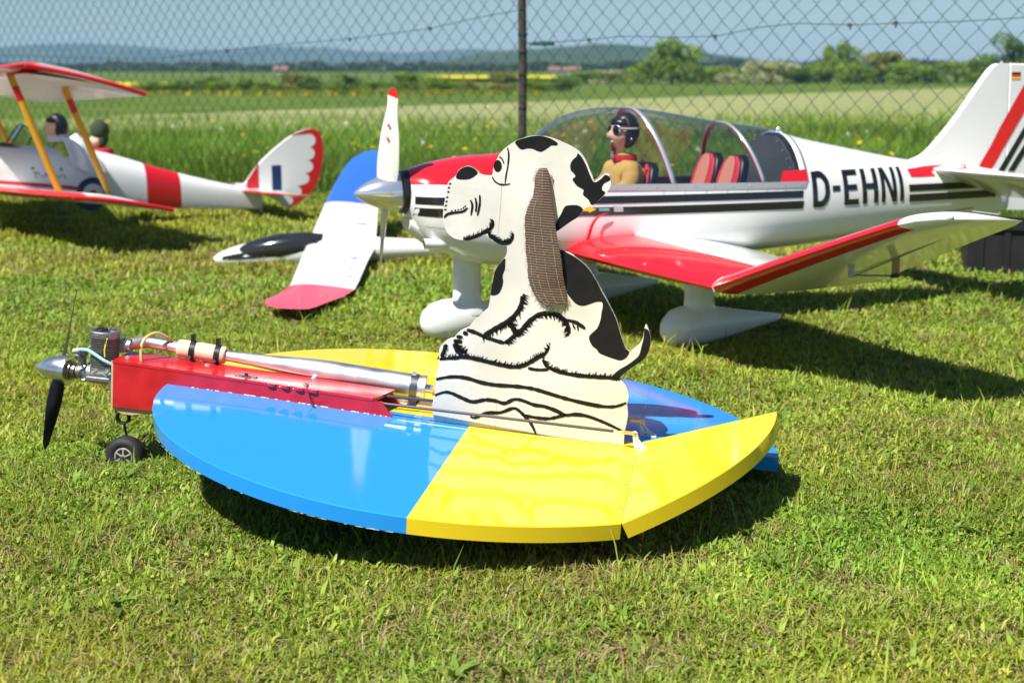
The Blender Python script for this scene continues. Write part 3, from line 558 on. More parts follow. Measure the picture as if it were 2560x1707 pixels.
# ------------------------------------------------------------------ chain link fence
fdir = Vector((1, -.9, 0)).normalized(); F0 = Vector((.02, fence_y(.02), 0))
fence = thing('chain_link_fence', F0, (0, 0, math.atan2(fdir.y, fdir.x)), 'green plastic-coated chain link fence with a dark post, running across behind the aircraft', 'fence')
GREENW = mat('green_plastic_wire', (.022, .072, .058), .5)
POST = mat('weathered_dark_post', (.055, .045, .038), .8, var=.4, vscale=14, bump=.4, bscale=40)
def wires():
    """zig-zag wires, each hooked through its neighbour at every turn"""
    V = []; Fc = []; R_ = .0018; D = .0565; Hh = .0565; z0 = .03; rows = 34; x0, x1 = -9.5, 5.2
    n = int((x1 - x0) / (2 * D)); r = random.Random(3)
    for i in range(n):
        xa = x0 + i * 2 * D; pts = []
        sag = .006 * math.sin(i * .7)
        for k in range(rows + 1):
            left = (k % 2 == 0); bow = .004 * math.sin(k * .45 + i * .23)
            zc = z0 + k * Hh + sag
            x_ = xa + (0 if left else 2 * D * .5) + (0 if left else D * .0)
            xx = xa if left else xa + 2 * D * .5
            zc += .006 * math.sin(xx * 5.3 + k * .31) + .004 * math.sin(xx * 17 + k * 1.3); bow += .007 * math.sin(k * .21 + xx * 2.1) + r.uniform(-.0015, .0015)
            pts.append((xx + bow, .0035 * (1 if k % 2 else -1) * (1 if i % 2 else 1), zc))
        k0 = len(V)
        for q in pts:
            for j in range(4):
                a = math.pi / 2 * j + .78; V.append((q[0] + math.cos(a) * R_ * 1.2, q[1] + math.sin(a) * R_ * 1.2, q[2]))
        for k in range(rows):
            for j in range(4): Fc.append((k0 + 4 * k + j, k0 + 4 * k + (j + 1) % 4, k0 + 4 * k + 4 + (j + 1) % 4, k0 + 4 * k + 4 + j))
        # the second wire of the pair, mirrored, hooks in at the turns
        k0 = len(V)
        for q_, k in zip(pts, range(rows + 1)):
            left = (k % 2 == 0); xx = xa + 2 * D if left else xa + D
            for j in range(4):
                a = math.pi / 2 * j + .78; V.append((xx + .004 * math.sin(k * .45 + i * .23) + .007 * math.sin(k * .21 + xx * 2.1) + math.cos(a) * R_ * 1.2, -q_[1] + math.sin(a) * R_ * 1.2, q_[2]))
        for k in range(rows):
            for j in range(4): Fc.append((k0 + 4 * k + j, k0 + 4 * k + (j + 1) % 4, k0 + 4 * k + 4 + (j + 1) % 4, k0 + 4 * k + 4 + j))
    return V, Fc
o = mk('wire_mesh', *wires(), GREENW, fence, recalc=False, sharp=180); o['kind'] = 'stuff'
post = mk('post', *tube([(-.012, .06, -.3), (-.004, .06, .3), (.0, .06, .8), (-.008, .06, 1.25), (-.02, .06, 1.9)], .0235, 14), POST, fence)
for z in (1.00, .905, .78, .60, .42): mk('wire_tie', *lathe([(-.006, .0255), (0, .029), (.006, .0255)], 'z', 14, (0, .06, z)), mat('black_tie', (.012, .012, .012), .7), post)
def fpt(px, py):
    """a point on the fence plane seen at this place, in the fence's own metres"""
    p = rad(10.96); k = 2560 / 2352; u = (px * k - 1280) / 3555.6; v_ = (py * k - 853.5) / 3555.6
    d = Vector((u, math.cos(p) - v_ * math.sin(p), -math.sin(p) - v_ * math.cos(p)))
    n = Vector((.9, 1, 0)); t = n.dot(F0) / n.dot(d); P = Vector((0, 0, .83)) + d * t - F0
    return (P.dot(fdir), 0, P.z)
tw1 = [fpt(*q) for q in [(1184, 25), (1100, 40), (985, 66), (800, 90), (610, 105), (520, 116), (360, 136), (180, 134), (0, 128)]]
tw2 = [fpt(*q) for q in [(1203, 101), (1250, 98), (1350, 92), (1420, 84), (1560, 86), (1640, 84), (1740, 64), (1830, 54), (1950, 58), (2055, 54), (2200, 50), (2400, 38)]]
mk('tension_wire', *tube([(a, .012, c) for a, b, c in tw1], .0022, 6), GREENW, fence)
mk('tension_wire', *tube([(a, .012, c) for a, b, c in tw2], .0022, 6), GREENW, fence)
for q in (tw1[2], tw1[3], tw1[5], tw2[5], tw2[8], tw2[9], tw2[2]):
    mk('wire_clip', *join(boxm(q[0] - .012, q[0] + .006, .006, .018, q[2] - .008, q[2] + .008), boxm(q[0] - .003, q[0] + .004, .009, .015, q[2] - .02, q[2] + .004)), STEEL, fence)
a, b = fpt(1222, 101), fpt(1268, 96)
tb = mk('wire_tensioner', *join(boxm(a[0], b[0], .002, .024, a[2] - .012, a[2] + .012), boxm(a[0] - .03, a[0], .008, .018, a[2] - .006, a[2] + .006)), mat('green_tensioner', (.01, .10, .06), .35), fence); bev(tb, .004)
mk('ratchet_wheel', *lathe([(-.004, .015), (.03, .015)], 'y', 10, ((a[0] + b[0]) / 2, 0, a[2])), STEEL, tb)

# ------------------------------------------------------------------ haze in the valley
hz = mk('haze', *boxm(-3300, 3300, -40, 5600, -3.6, 110), mat('haze_tmp', (1, 1, 1)), None, False); hz['kind'] = 'stuff'; tag(hz, 'pale blue haze over the far valley and hills', 'haze')
hm = bpy.data.materials.new('haze'); hm.use_nodes = True; hn = hm.node_tree.nodes; hn.remove(hn['Principled BSDF'])
pv = hn.new('ShaderNodeVolumePrincipled'); pv.inputs['Color'].default_value = (.42, .70, 1, 1); pv.inputs['Density'].default_value = .000155; pv.inputs['Anisotropy'].default_value = .0
hm.node_tree.links.new(pv.outputs[0], hn['Material Output'].inputs['Volume']); hz.data.materials.clear(); hz.data.materials.append(hm)

# ------------------------------------------------------------------ the disc-winged model with the dog
PITCH, YAW = rad(4.14), rad(-8)
fm = thing('model_aircraft', (-.814, 2.895, 0), (0, PITCH, YAW), 'round blue and yellow disc-winged model with red nose box, engine and standing painted dog', 'model aircraft')
R_ = Matrix.Rotation(YAW, 3, 'Z') @ Matrix.Rotation(PITCH, 3, 'Y')
fm['_off'] = tuple(R_.inverted() @ Vector((0, 0, .1628)))
BLUE = mat('blue_gloss_film', (.018, .27, .74), .075, spec=.42, bump=.025, bscale=9); YEL = mat('yellow_gloss_film', (.80, .58, .02), .075, spec=.5, bump=.025, bscale=9)
chips(BLUE, (.75, .76, .78), .735, 34, (1, 1, 1)); 
WCX, WR, HX, DX = .735, .622, 1.078, .741
ztop = nspl([0, .134, .314, .58, .78, 1.05, 1.4], [.043, .038, .032, .019, .013, .010, .010]); THK = .029
def wing_half(name, sgn, x0, x1, y_in, mats, split, rot=0., label=None, parent=fm, front_bevel=0.):
    """a piece of the disc between two x stations, from the centreline out to the round rim"""
    xs = sorted(set(list(np.linspace(x0, x1, 44)) + ([split] if x0 < split < x1 else [])))
    if x0 < .2: xs = sorted(set(xs + [x0 + d for d in (.001, .003, .006, .01, .016, .024)]))
    if x1 > 1.3: xs = sorted(set(xs + [x1 - d for d in (.0006, .003, .006, .01, .016, .024)]))
    V = []; F = []; MI = []; ks = [0, .2, .4, .6, .8, 1.]
    NP = len(ks) + 1 + len(ks)
    for x in xs:
        yo = math.sqrt(max(1e-8, WR ** 2 - (x - WCX) ** 2)); yo = max(yo, y_in + 1e-4)
        yb = math.sqrt(max(1e-8, (WR - .003) ** 2 - (x - WCX) ** 2)) if abs(x - WCX) < WR - .0031 else 0; yb = max(yb, y_in + 5e-5)
        zt = ztop(x)
        xb = x + (front_bevel if abs(x - x0) < 1e-9 else 0) 
        for k in ks: V.append((x, sgn * (y_in + (yo - .0015 - y_in) * k if k == 1 else y_in + (yo - y_in) * k), zt))
        V.append((x, sgn * yo, zt - .0016))
        for k in ks[::-1]: V.append((xb, sgn * (y_in + (yb - y_in) * k), zt - THK))
    for i in range(len(xs) - 1):
        for j in range(NP):
            k = (j + 1) % NP; F.append((i * NP + j, i * NP + k, (i + 1) * NP + k, (i + 1) * NP + j))
            MI.append(0 if .5 * (xs[i] + xs[i + 1]) < split else 1)
    F.append(tuple(range(NP))[::-1]); MI.append(0 if xs[0] + 1e-6 < split else 1); F.append(tuple((len(xs) - 1) * NP + j for j in range(NP))); MI.append(1)
    if rot:
        h = Vector((x0, 0, ztop(x0))); Rm = Matrix.Rotation(-rot, 3, 'Y'); V = [tuple(Rm @ (Vector(p) - h) + h) for p in V]
    o = mk(name, V, F, mats, parent, True, 25, MI)
    if label: o['label'] = label
    return o
wing_half('wing_panel', -1, WCX - WR + .0005, HX - .0003, .001, [BLUE, YEL], DX, label='near wing half, blue in front and yellow behind')
wing_half('wing_panel', 1, WCX - WR + .0005, HX - .0003, .001, [YEL, BLUE], DX, label='far wing half, yellow in front and blue behind')
wing_half('elevon', -1, HX + .0003, WCX + WR - .0005, .010, [YEL, YEL], 2, rot=rad(19.5), label='yellow elevon turned up', front_bevel=.004)
wing_half('elevon', 1, HX + .0003, WCX + WR - .0005, .010, [BLUE, BLUE], 2, rot=rad(-1), label='blue elevon lying flat', front_bevel=.004)
for y in (-.16, -.30, -.44): mk('hinge', *boxm(HX - .011, HX + .0005, y - .005, y + .005, ztop(HX) - .004, ztop(HX) + .0004), mat('clear_hinge', (.55, .42, .05), .3), fm)

# seam of the film, flaked paint along the rim and the joint
mk('film_seam', *tube([(x, -.058, ztop(x) + .0002) for x in np.linspace(.60, 1.07, 14)], .0009, 6), YEL, fm)
fk = []
for k in range(26):
    th = rnd.uniform(3.55, 4.75) if k < 34 else rnd.uniform(3.3, 5.2); x = WCX + (WR - .002) * math.cos(th); y = (WR - .002) * math.sin(th)
    if x > HX - .03: continue
    t_ = Vector((-math.sin(th), math.cos(th), 0)); n_ = Vector((math.cos(th), math.sin(th), 0)); c = Vector((x, y, ztop(x) - THK)) + n_ * .0016; L = rnd.uniform(.002, .011); h_ = rnd.uniform(.0004, .0013)
    q = [c - t_ * L, c + t_ * L, c + t_ * L * rnd.uniform(.2, .8) + Vector((0, 0, h_)), c - t_ * L * rnd.uniform(.1, .7) + Vector((0, 0, h_ * .7))]; fk.append(([tuple(a) for a in q], [(0, 1, 2, 3)]))
for k in range(42):
    x = rnd.uniform(.14, .575); c = Vector((x, -.0472, ztop(x) + .0006)); L = rnd.uniform(.0008, .004); w_ = rnd.uniform(.0008, .0022)
    fk.append(([(x - L, -.0468, ztop(x) + .0012), (x + L, -.0468, ztop(x) + .0012), (x + L * .6, -.0468 - w_, ztop(x) + .0004), (x - L * .7, -.0468 - w_ * .8, ztop(x) + .0004)], [(0, 1, 2, 3)]))
mk('paint_chips', *join(*fk), mat('bare_primer', (.72, .72, .72), .6), fm, False, recalc=False)['kind'] = 'stuff'

# red nose box: side planks, lid, floor, open at the back
REDW = chips(mat('red_painted_wood', (.52, .010, .018), .28, coat=.35, var=.22, vscale=26, bump=.15, bscale=90), (.72, .45, .40), .71, 42, (.25, 1, 1.6), .8)
REDL = chips(mat('red_painted_lid', (.60, .012, .022), .24, coat=.35, var=.15, vscale=20), (.8, .55, .5), .74, 50, (.4, 1, 1), .7)
WOOD = mat('bare_wood', (.55, .40, .24), .6, var=.25, vscale=25)
ft = lin([0, .57], [.0715, .0475]); hw = .0465
def plank(name, y0, y1, m):
    pl = [(0, -.021), (0, ft(0)), (.563, ft(.563)), (.592, ft(.592) - .034), (.588, -.006), (.12, -.021)]
    return slab(name, pl, lambda a, b, d: (a, d, b), y0, y1, m, fm, WOOD if False else None)
plank('side_plank', -hw, -hw + .006, REDW); plank('side_plank', hw - .006, hw, REDW)
mk('floor_plank', *boxm(.001, .58, -hw + .006, hw - .006, -.0195, -.0125), REDW, fm)
V = []; 
for x in (0.0, .556):
    z = ft(x)
    V += [(x, -hw + .0062, -.012), (x, hw - .0062, -.012), (x, hw - .0062, z - .0002), (x, -hw + .0062, z - .0002)]
V[4:] = [(.47, a[1], a[2] + (.0036 if a[2] > 0 else 0)) for a in V[4:]]
mk('nose_block', V, [(0, 1, 2, 3), (7, 6, 5, 4), (0, 4, 5, 1), (1, 5, 6, 2), (2, 6, 7, 3), (3, 7, 4, 0)], mat('dark_cavity_wood', (.10, .07, .04), .9), fm)
# lid with its scalloped edge
ed = [(-.002, -hw - .0012), (.12, -hw - .001), (.25, -hw - .0012)]
for i, q in enumerate(T['scallop']):
    x = .335 + i * .0292
    ed += [(x - .012, -hw - .0012)] + [(x + .010 * math.cos(t), -hw - .0012 - .005 * math.sin(t)) for t in np.linspace(math.pi, 0, 7)] + [(x + .012, -hw - .0012)]
ed += [(.545, -hw - .0012), (.553, -.03), (.570, hw + .0012), (.4, hw + .0015), (.396, hw + .0005), (-.002, hw + .0012)]
lid = slab('lid', ed, lambda a, b, d: (a, b, ft(a) + d), .0002, .0058, REDL, fm); bev(lid, .0012, 2, 50)
mk('lid_batten', *boxm(.40, .552, -.004, .004, ft(.5) - .008, ft(.56)), REDW, lid)
mk('firewall', *boxm(-.0045, -.0002, -hw - .0005, hw + .0005, -.024, ft(0) + .004), WOOD, fm)
sk = [(.002, -.021), (.105, -.021), (.085, -.030), (.045, -.0375), (.012, -.0375), (.003, -.033)]
bev(slab('chin_block', sk, lambda a, b, d: (a, d, b), -.040, .040, WOOD, fm), .004, 3, 30)
for x, y in T['screws']:
    o = mk('screw', *lathe([(0, .0068), (.0012, .0066), (.003, .0042), (.0034, .0)], 'z', 14, (x, y, ft(x) + .0058)), CHROME, lid)
    mk('screw_slot', *boxm(x - .0045, x + .0045, y - .0007, y + .0007, ft(x) + .0088, ft(x) + .0095), STEEL, o)
sx, sy = T['switch'][0]; sz = ft(sx) + .0058
sw = mk('switch_plate', *boxm(sx - .022, sx + .022, sy - .0085, sy + .0085, sz, sz + .0015), ALUD, lid)
mk('switch_slot', *boxm(sx - .009, sx + .009, sy - .003, sy + .003, sz + .0015, sz + .0022), BLKPL, sw); mk('slider', *boxm(sx - .003, sx + .003, sy - .002, sy + .002, sz + .0022, sz + .0075), BLKPL, sw)
for d in (-.016, .016): mk('rivet', *lathe([(0, .0024), (.0014, .0018), (.0018, 0)], 'z', 10, (sx + d, sy, sz + .0015)), mat('brass', (.75, .53, .2), .3, metal=1), sw)
lx_, ly_ = T['label'][0]; lz = ft(lx_) + .006
paper = mk('paper_label', [(lx_ + a, ly_ - .0045 + b, ft(lx_ + a) + .0061) for a, b in ((-.034, -.004), (.034, -.004), (.034, .004), (-.034, .004))], [(0, 1, 2, 3)], mat('label_paper', (.78, .70, .70), .5), lid, False)
vs = []; fs = []
for i in range(22):
    x = lx_ - .031 + i * .0028; 
    if i in (7, 12, 17): continue
    h_ = .0012 + .0007 * rnd.random(); k = len(vs); vs += [(x, ly_ - .0045 - h_, ft(x) + .0064), (x + .0017, ly_ - .0045 - h_, ft(x) + .0064), (x + .0017, ly_ - .0045 + h_, ft(x) + .0064), (x, ly_ - .0045 + h_, ft(x) + .0064)]; fs.append((k, k + 1, k + 2, k + 3))
mk('small_print', vs, fs, mat('print_grey', (.35, .2, .22), .6), paper, False)
sc = T['screws'][1]
mk('antenna_wire', *tube([(sc[0], sc[1], ft(sc[0]) + .0085), (sc[0] + .008, sc[1] - .018, ft(sc[0]) + .009), (sc[0] + .016, -hw - .006, ft(sc[0]) - .006), (sc[0] + .026, -hw - .012, .028), (sc[0] + .034, -hw - .02, .0275)], .0012, 6), BLKPL, fm)

# engine
EZ = .034
mk('crankcase', *join(lathe([(-.112, .0105), (-.108, .0135), (-.092, .0142), (-.088, .0165), (-.078, .0168), (-.074, .0195), (-.062, .0215), (-.016, .0215), (-.014, .023), (-.006, .023)], 'x', 24, (0, 0, EZ)),
   boxm(-.062, -.018, -.0215, .0215, EZ - .003, EZ + .019), boxm(-.058, -.020, -.032, .032, EZ + .000, EZ + .006)), ALUD, fm)
mount = mk('engine_mount', *join(boxm(-.066, -.0046, -.034, -.022, EZ - .010, EZ - .0002), boxm(-.066, -.0046, .022, .034, EZ - .010, EZ - .0002), boxm(-.016, -.0046, -.034, .034, EZ - .026, EZ + .012)), mat('cast_mount', (.25, .25, .25), .5, metal=.8), fm); bev(mount, .002)
for x in (-.052, -.026):
    for y in (-.027, .027): mk('bolt', *lathe([(EZ + .006, .0042), (EZ + .0095, .0042), (EZ + .0096, 0)], 'z', 10, (x, y, 0)), CHROME, mount)
for a in range(4):
    an = a * math.pi / 2 + .78; mk('case_bolt', *lathe([(-.080, .0), (-.0799, .0042), (-.0745, .0042)], 'x', 10, (0, .0205 * math.cos(an), EZ + .0205 * math.sin(an))), ALU, fm)
CX = -.039
cyl = mk('cylinder', *lathe([(.050, .020), (.056, .0215), (.118, .0215)], 'z', 28, (CX, 0, 0)), mat('dark_fin_metal', (.10, .10, .10), .5, metal=.9), fm)
for i in range(13):
    z = .0555 + i * .0044; rr = .0292 + (.0014 if i > 9 else 0)
    mk('cooling_fin', *lathe([(z, .021), (z + .0001, rr), (z + .0016, rr), (z + .0017, .021)], 'z', 32, (CX, 0, 0)), ALUD, cyl)
head = mk('cylinder_head', *lathe([(.1125, .0308), (.1135, .0312), (.1262, .0312), (.1272, .0302), (.1274, .024), (.1252, .0235), (.1252, .001)], 'z', 36, (CX, 0, 0)), ALUD, cyl)
for i in range(6):
    an = i * math.pi / 3 + .3; mk('head_bolt', *lathe([(.1252, .0034), (.1286, .0034), (.1287, 0)], 'z', 8, (CX + .0185 * math.cos(an), .0185 * math.sin(an), 0)), STEEL, cyl)
for i in range(3): mk('head_rib', *rotv(boxm(-.022, .022, -.0016, .0016, .1252, .1282), Matrix.Rotation(i * math.pi / 3, 3, 'Z')), ALUD, cyl).location = Vector(fm['_off']) * 0 + Vector((CX, 0, 0))
plug = mk('glow_plug', *lathe([(.125, .0045), (.129, .0045), (.1295, .003), (.134, .0028), (.1342, 0)], 'z', 10, (CX - .004, -.004, 0)), BLKPL, cyl)
mk('plug_clip', *boxm(CX - .014, CX + .006, -.009, .001, .1285, .1322), BLKPL, cyl)
mk('glow_lead', *tube([(CX - .002, -.006, .132), (CX + .010, -.018, .127), (CX + .0165, -.0275, .117)], .0018, 6), BLKPL, fm)
mk('glow_lead', *tube([(CX + .0165, -.0275, .117), (CX + .0155, -.0315, .105), (CX + .0135, -.0325, .092), (CX + .0145, -.032, .078)], .0019, 6), mat('yellow_cable', (.85, .62, .02), .4), fm)
mk('glow_lead', *tube([(CX + .0145, -.032, .078), (CX + .019, -.030, .066), (CX + .030, -.028, .056)], .0018, 6), BLKPL, fm)
carb = mk('carburettor', *join(lathe([(.050, .0085), (.068, .0085), (.070, .0115), (.078, .012), (.082, .0105), (.084, .0075)], 'z', 18, (-.088, 0, 0)),
   lathe([(-.026, .0048), (-.024, .0062), (-.006, .0072), (.018, .0072), (.026, .004)], 'y', 14, (-.089, 0, .070)), lathe([(-.040, .0032), (-.026, .0032)], 'y', 10, (-.090, 0, .071))), ALUD, fm)
mk('needle_valve', *tube([(-.093, -.030, .069), (-.107, -.040, .062)], [.0026, .0034], 10), mat('brass_dull', (.42, .30, .15), .35, metal=1), carb)
mk('throttle_arm', *tube([(-.089, .018, .075), (-.076, .022, .088), (-.066, .022, .086)], .0022, 6), STEEL, carb)
mk('throttle_plate', *boxm(-.094, -.070, -.020, -.017, .078, .081), STEEL, carb)
mk('barb_fitting', *tube([(-.098, -.020, .081), (-.084, -.022, .085)], [.005, .0055], 10), mat('clear_filter', (.5, .52, .5), .15), carb)
mk('fuel_tube', *tube([tuple(q) for q in cr([(-.086, -.023, .0855), (-.066, -.026, .0875), (-.044, -.036, .082), (-.022, -.040, .072), (-.004, -.036, .064)], 4, False)], .0036, 8), mat('pale_blue_tube', (.32, .55, .62), .25), fm)
mk('fuel_tube', *tube([tuple(q) for q in cr([(-.004, -.034, .048), (-.013, -.038, .042), (-.012, -.034, .034), (-.018, -.030, .028)], 3, False)], .0016, 6), mat('blue_tube', (.04, .30, .55), .3), fm)
# spinner and propeller
spn = mk('spinner', *lathe([(-.191, .0), (-.1905, .0018), (-.187, .0055), (-.178, .0122), (-.166, .0190), (-.152, .0252), (-.138, .0290), (-.127, .0306), (-.121, .031), (-.1205, .0325), (-.1165, .0325), (-.116, .012)], 'x', 40, (0, 0, EZ)), mat('spun_aluminium', (.74, .75, .77), .22, metal=1, var=.1, vscale=30), fm)
mk('prop_driver', *lathe([(-.116, .0205), (-.110, .0205), (-.1095, .016), (-.104, .015), (-.1035, .0175), (-.100, .0175), (-.0998, .012)], 'x', 24, (0, 0, EZ)), mat('bronze_ring', (.32, .26, .2), .3, metal=1), fm)
def blade(name, R, root, chord, tw, thick, ang, c, m, parent, flip=1, tipmat=None, tipfrac=.86, n=14, sweep=0.):
    """one propeller blade: an aerofoil twisted from root to tip, standing at ang in the disc plane"""
    rings = []; mi = []; rs = np.linspace(0, 1, n); K = 12
    cf = nspl([0, .12, .35, .6, .85, .97, 1], chord)
    for t in rs:
        r = root + (R - root) * t; be = rad(tw[0] + (tw[1] - tw[0]) * t ** .6); ch = cf(t); th = thick * (1 - .75 * t)
        q = []
        for k in range(K):
            a = 2 * math.pi * k / K; u = math.cos(a) * ch / 2 + sweep * t * t; v_ = math.sin(a) * th * ch / 2 * (1 if math.sin(a) > 0 else .35)
            lu = u * math.cos(be) - v_ * math.sin(be); lx = u * math.sin(be) + v_ * math.cos(be)
            # tangential direction lu, axial lx, radial r
            p = Vector((lx, flip * lu, r)); q.append(tuple(Matrix.Rotation(ang, 3, 'X') @ p + Vector(c)))
        rings.append(q)
    v, f = loft(rings); mi = []
    for i in range(n - 1): mi += [1 if tipmat and rs[i] >= tipfrac else 0] * K
    mi += [0, 1 if tipmat else 0]
    return mk(name, v, f, [m, tipmat] if tipmat else m, parent, True, 60, mi)
PB = mat('black_glossy_blade', (.010, .010, .011), .28, coat=.2)
pa = math.atan2(-.07, .150)
for k, nm in ((0, 'propeller_blade'), (1, 'propeller_blade')):
    blade(nm, .171, .012, [.020, .030, .036, .032, .022, .012, .004], (48, 17), .22, pa + math.pi * k, (-.135, 0, EZ), PB, fm, -1)
# exhaust
mk('exhaust_flange', *join(boxm(-.012, .004, .006, .032, .082, .108), lathe([(-.004, .0135), (.012, .0135)], 'x', 16, (0, .018, .096))), ALUD, fm)
hp = [tuple(q) for q in cr([(-.006, .014, .095), (.010, .026, .0985), (.030, .040, .101), (.060, .045, .0995), (.110, .045, .0945)], 5, False)]
mk('header_pipe', *tube(hp, .0125, 16), mat('heat_stained_steel', (.60, .57, .54), .42, metal=1, var=.35, vscale=35), fm)
pp = lambda t: (.10 + .525 * t, .045 + .045 * t, .0952 - .0425 * t)
cp = mk('silicone_coupler', *tube([pp(t) for t in (.004, .01, .02, .1, .185, .193, .197)], [.0165, .0185, .0190, .0188, .0190, .0183, .0165], 20), mat('cream_silicone', (.72, .62, .43), .5, var=.2, vscale=40), fm)
for t in (.055, .155):
    a, b = Vector(pp(t)), Vector(pp(t + .022)); cl_ = mk('cable_clamp', *tube([a, (a + b) / 2, b], .0202, 20), BLKPL, fm)
    m_ = (a + b) / 2
    mk('clamp_ear', *boxm(m_.x - .004, m_.x + .004, m_.y - .006, m_.y + .004, m_.z + .017, m_.z + .034), BLKPL, cl_)
    mk('clamp_screw', *lathe([(-.008, .0035), (.009, .0035)], 'y', 8, (m_.x, m_.y - .016, m_.z - .010)), STEEL, cl_)
tr = [(.192, .0112), (.23, .0112), (.30, .0128), (.38, .0160), (.48, .0205), (.56, .0236), (.63, .0246), (.80, .0248), (.985, .0250), (.99, .0262), (1.0, .0262), (1.0, .0)]
mk('tuned_pipe', *tube([pp(t) for t, r in tr[:-1]], [r for t, r in tr[:-1]], 28), mat('satin_pipe_aluminium', (.82, .82, .83), .36, metal=1, var=.1, vscale=18), fm)
e = pp(1.0)
bz_ = mk('pipe_strap', *join(tube([pp(.94), pp(.97)], .0262, 26), boxm(e[0] - .033, e[0] - .017, e[1] - .012, e[1] + .012, ztop(.6) + .0003, e[2] - .020)), STEEL, fm)
mk('strap_screw', *lathe([(-.004, .004), (.004, .004)], 'x', 8, (e[0] - .024, e[1] - .006, e[2] + .030)), CHROME, bz_)
mk('strap_clip', *boxm(e[0] - .029, e[0] - .018, e[1] - .010, e[1] + .004, e[2] + .0258, e[2] + .0275), STEEL, bz_)
for dy in (-.022, .022): mk('bracket_foot', *boxm(e[0] - .033, e[0] - .015, e[1] + dy - .009, e[1] + dy + .009, ztop(.6) + .0002, ztop(.6) + .0022), STEEL, bz_)
mk('tail_stub', *join(tube([(e[0] - .002, e[1], e[2]), (e[0] + .030, e[1] + .002, e[2] - .003)], .0085, 14)), CHROME, fm)
mk('outlet_hose', *tube([(e[0] + .016, e[1] + .001, e[2] - .002), (e[0] + .046, e[1] + .003, e[2] - .005)], .0118, 14), mat('amber_hose', (.62, .36, .08), .35), fm)
mk('pressure_tube', *tube([tuple(q) for q in cr([(.048, -.018, ft(.05) + .004), (.046, -.014, .104), (.052, 0, .122), (.066, .018, .128), (.082, .032, .118), (.088, .038, .108)], 5, False)], .0034, 8), mat('amber_tube', (.62, .47, .17), .3), fm)
mk('pressure_nipple', *tube([(.084, .036, .114), (.092, .041, .102)], .0042, 8), mat('brown_brass', (.3, .17, .1), .4, metal=.8), fm)
# nose leg and wheel
lg = mk('nose_leg', *join(tube([(-.012, 0, .01), (-.013, 0, -.030), (-.010, .0, -.046)], .0033, 8),
   tube([(.0025 + .0125 * math.cos(t), -.006 + .012 * t / 12.6, -.0555 + .0125 * math.sin(t)) for t in np.linspace(2.6, 2.6 + 12.56, 36)], .0031, 8),
   tube([(.002, .006, -.066), (.008, .010, -.100), (.012, .019, -.130), (.012, .018, -.136), (.012, -.018, -.136)], .0029, 8)), BLKPL, fm)
mk('leg_bracket', *join(boxm(-.0118, -.0046, -.013, .013, -.030, -.002), boxm(-.0118, -.0046, -.018, .018, -.026, -.021), boxm(-.0118, -.0046, -.018, .018, -.012, -.007)), BLKPL, fm)
WC = (.012, 0, -.1365)
wh = mk('wheel', *lathe([(-.0165, .019), (-.0150, .0205), (-.013, .0205), (.013, .0205), (.0150, .0205), (.0165, .019)], 'y', 28, WC), mat('white_plastic_rim', (.34, .33, .29), .4), fm)
mk('tyre', *lathe([(-.0145, .0185), (-.0178, .0235), (-.0190, .0300), (-.0165, .0365), (-.0100, .0405), (0, .0420), (.0100, .0405), (.0165, .0365), (.0190, .0300), (.0178, .0235), (.0145, .0185)], 'y', 40, WC), RUBBER, wh)
for k in range(6):
    an = k * math.pi / 3; mk('spoke', *rotv(boxm(-.0016, .0016, -.0186, -.0172, .004, .0185), Matrix.Rotation(an, 3, 'Y')), bpy.data.materials['white_plastic_rim'], wh).location = WC
mk('rim_well', *lathe([(-.0172, .0), (-.0171, .0170), (-.0160, .0170)], 'y', 20, (0, 0, 0)), BLKPL, wh).location = WC
mk('hub', *lathe([(-.0205, .0), (-.0204, .0052), (-.0135, .0065)], 'y', 14, (0, 0, 0)), bpy.data.materials['white_plastic_rim'], wh).location = WC
mk('axle_collar', *lathe([(-.026, .0), (-.0259, .0042), (-.0205, .0042)], 'y', 10, (0, 0, 0)), STEEL, wh).location = WC
mk('tail_skid', *tube([(1.10, .02, -.02), (1.14, .02, -.058), (1.19, .02, -.078), (1.22, .02, -.079)], .0035, 8), STEEL, fm)
mk('tail_skid', *tube([(1.00, .30, -.02), (1.02, .30, -.072), (1.06, .30, -.080)], .0035, 8), STEEL, fm)

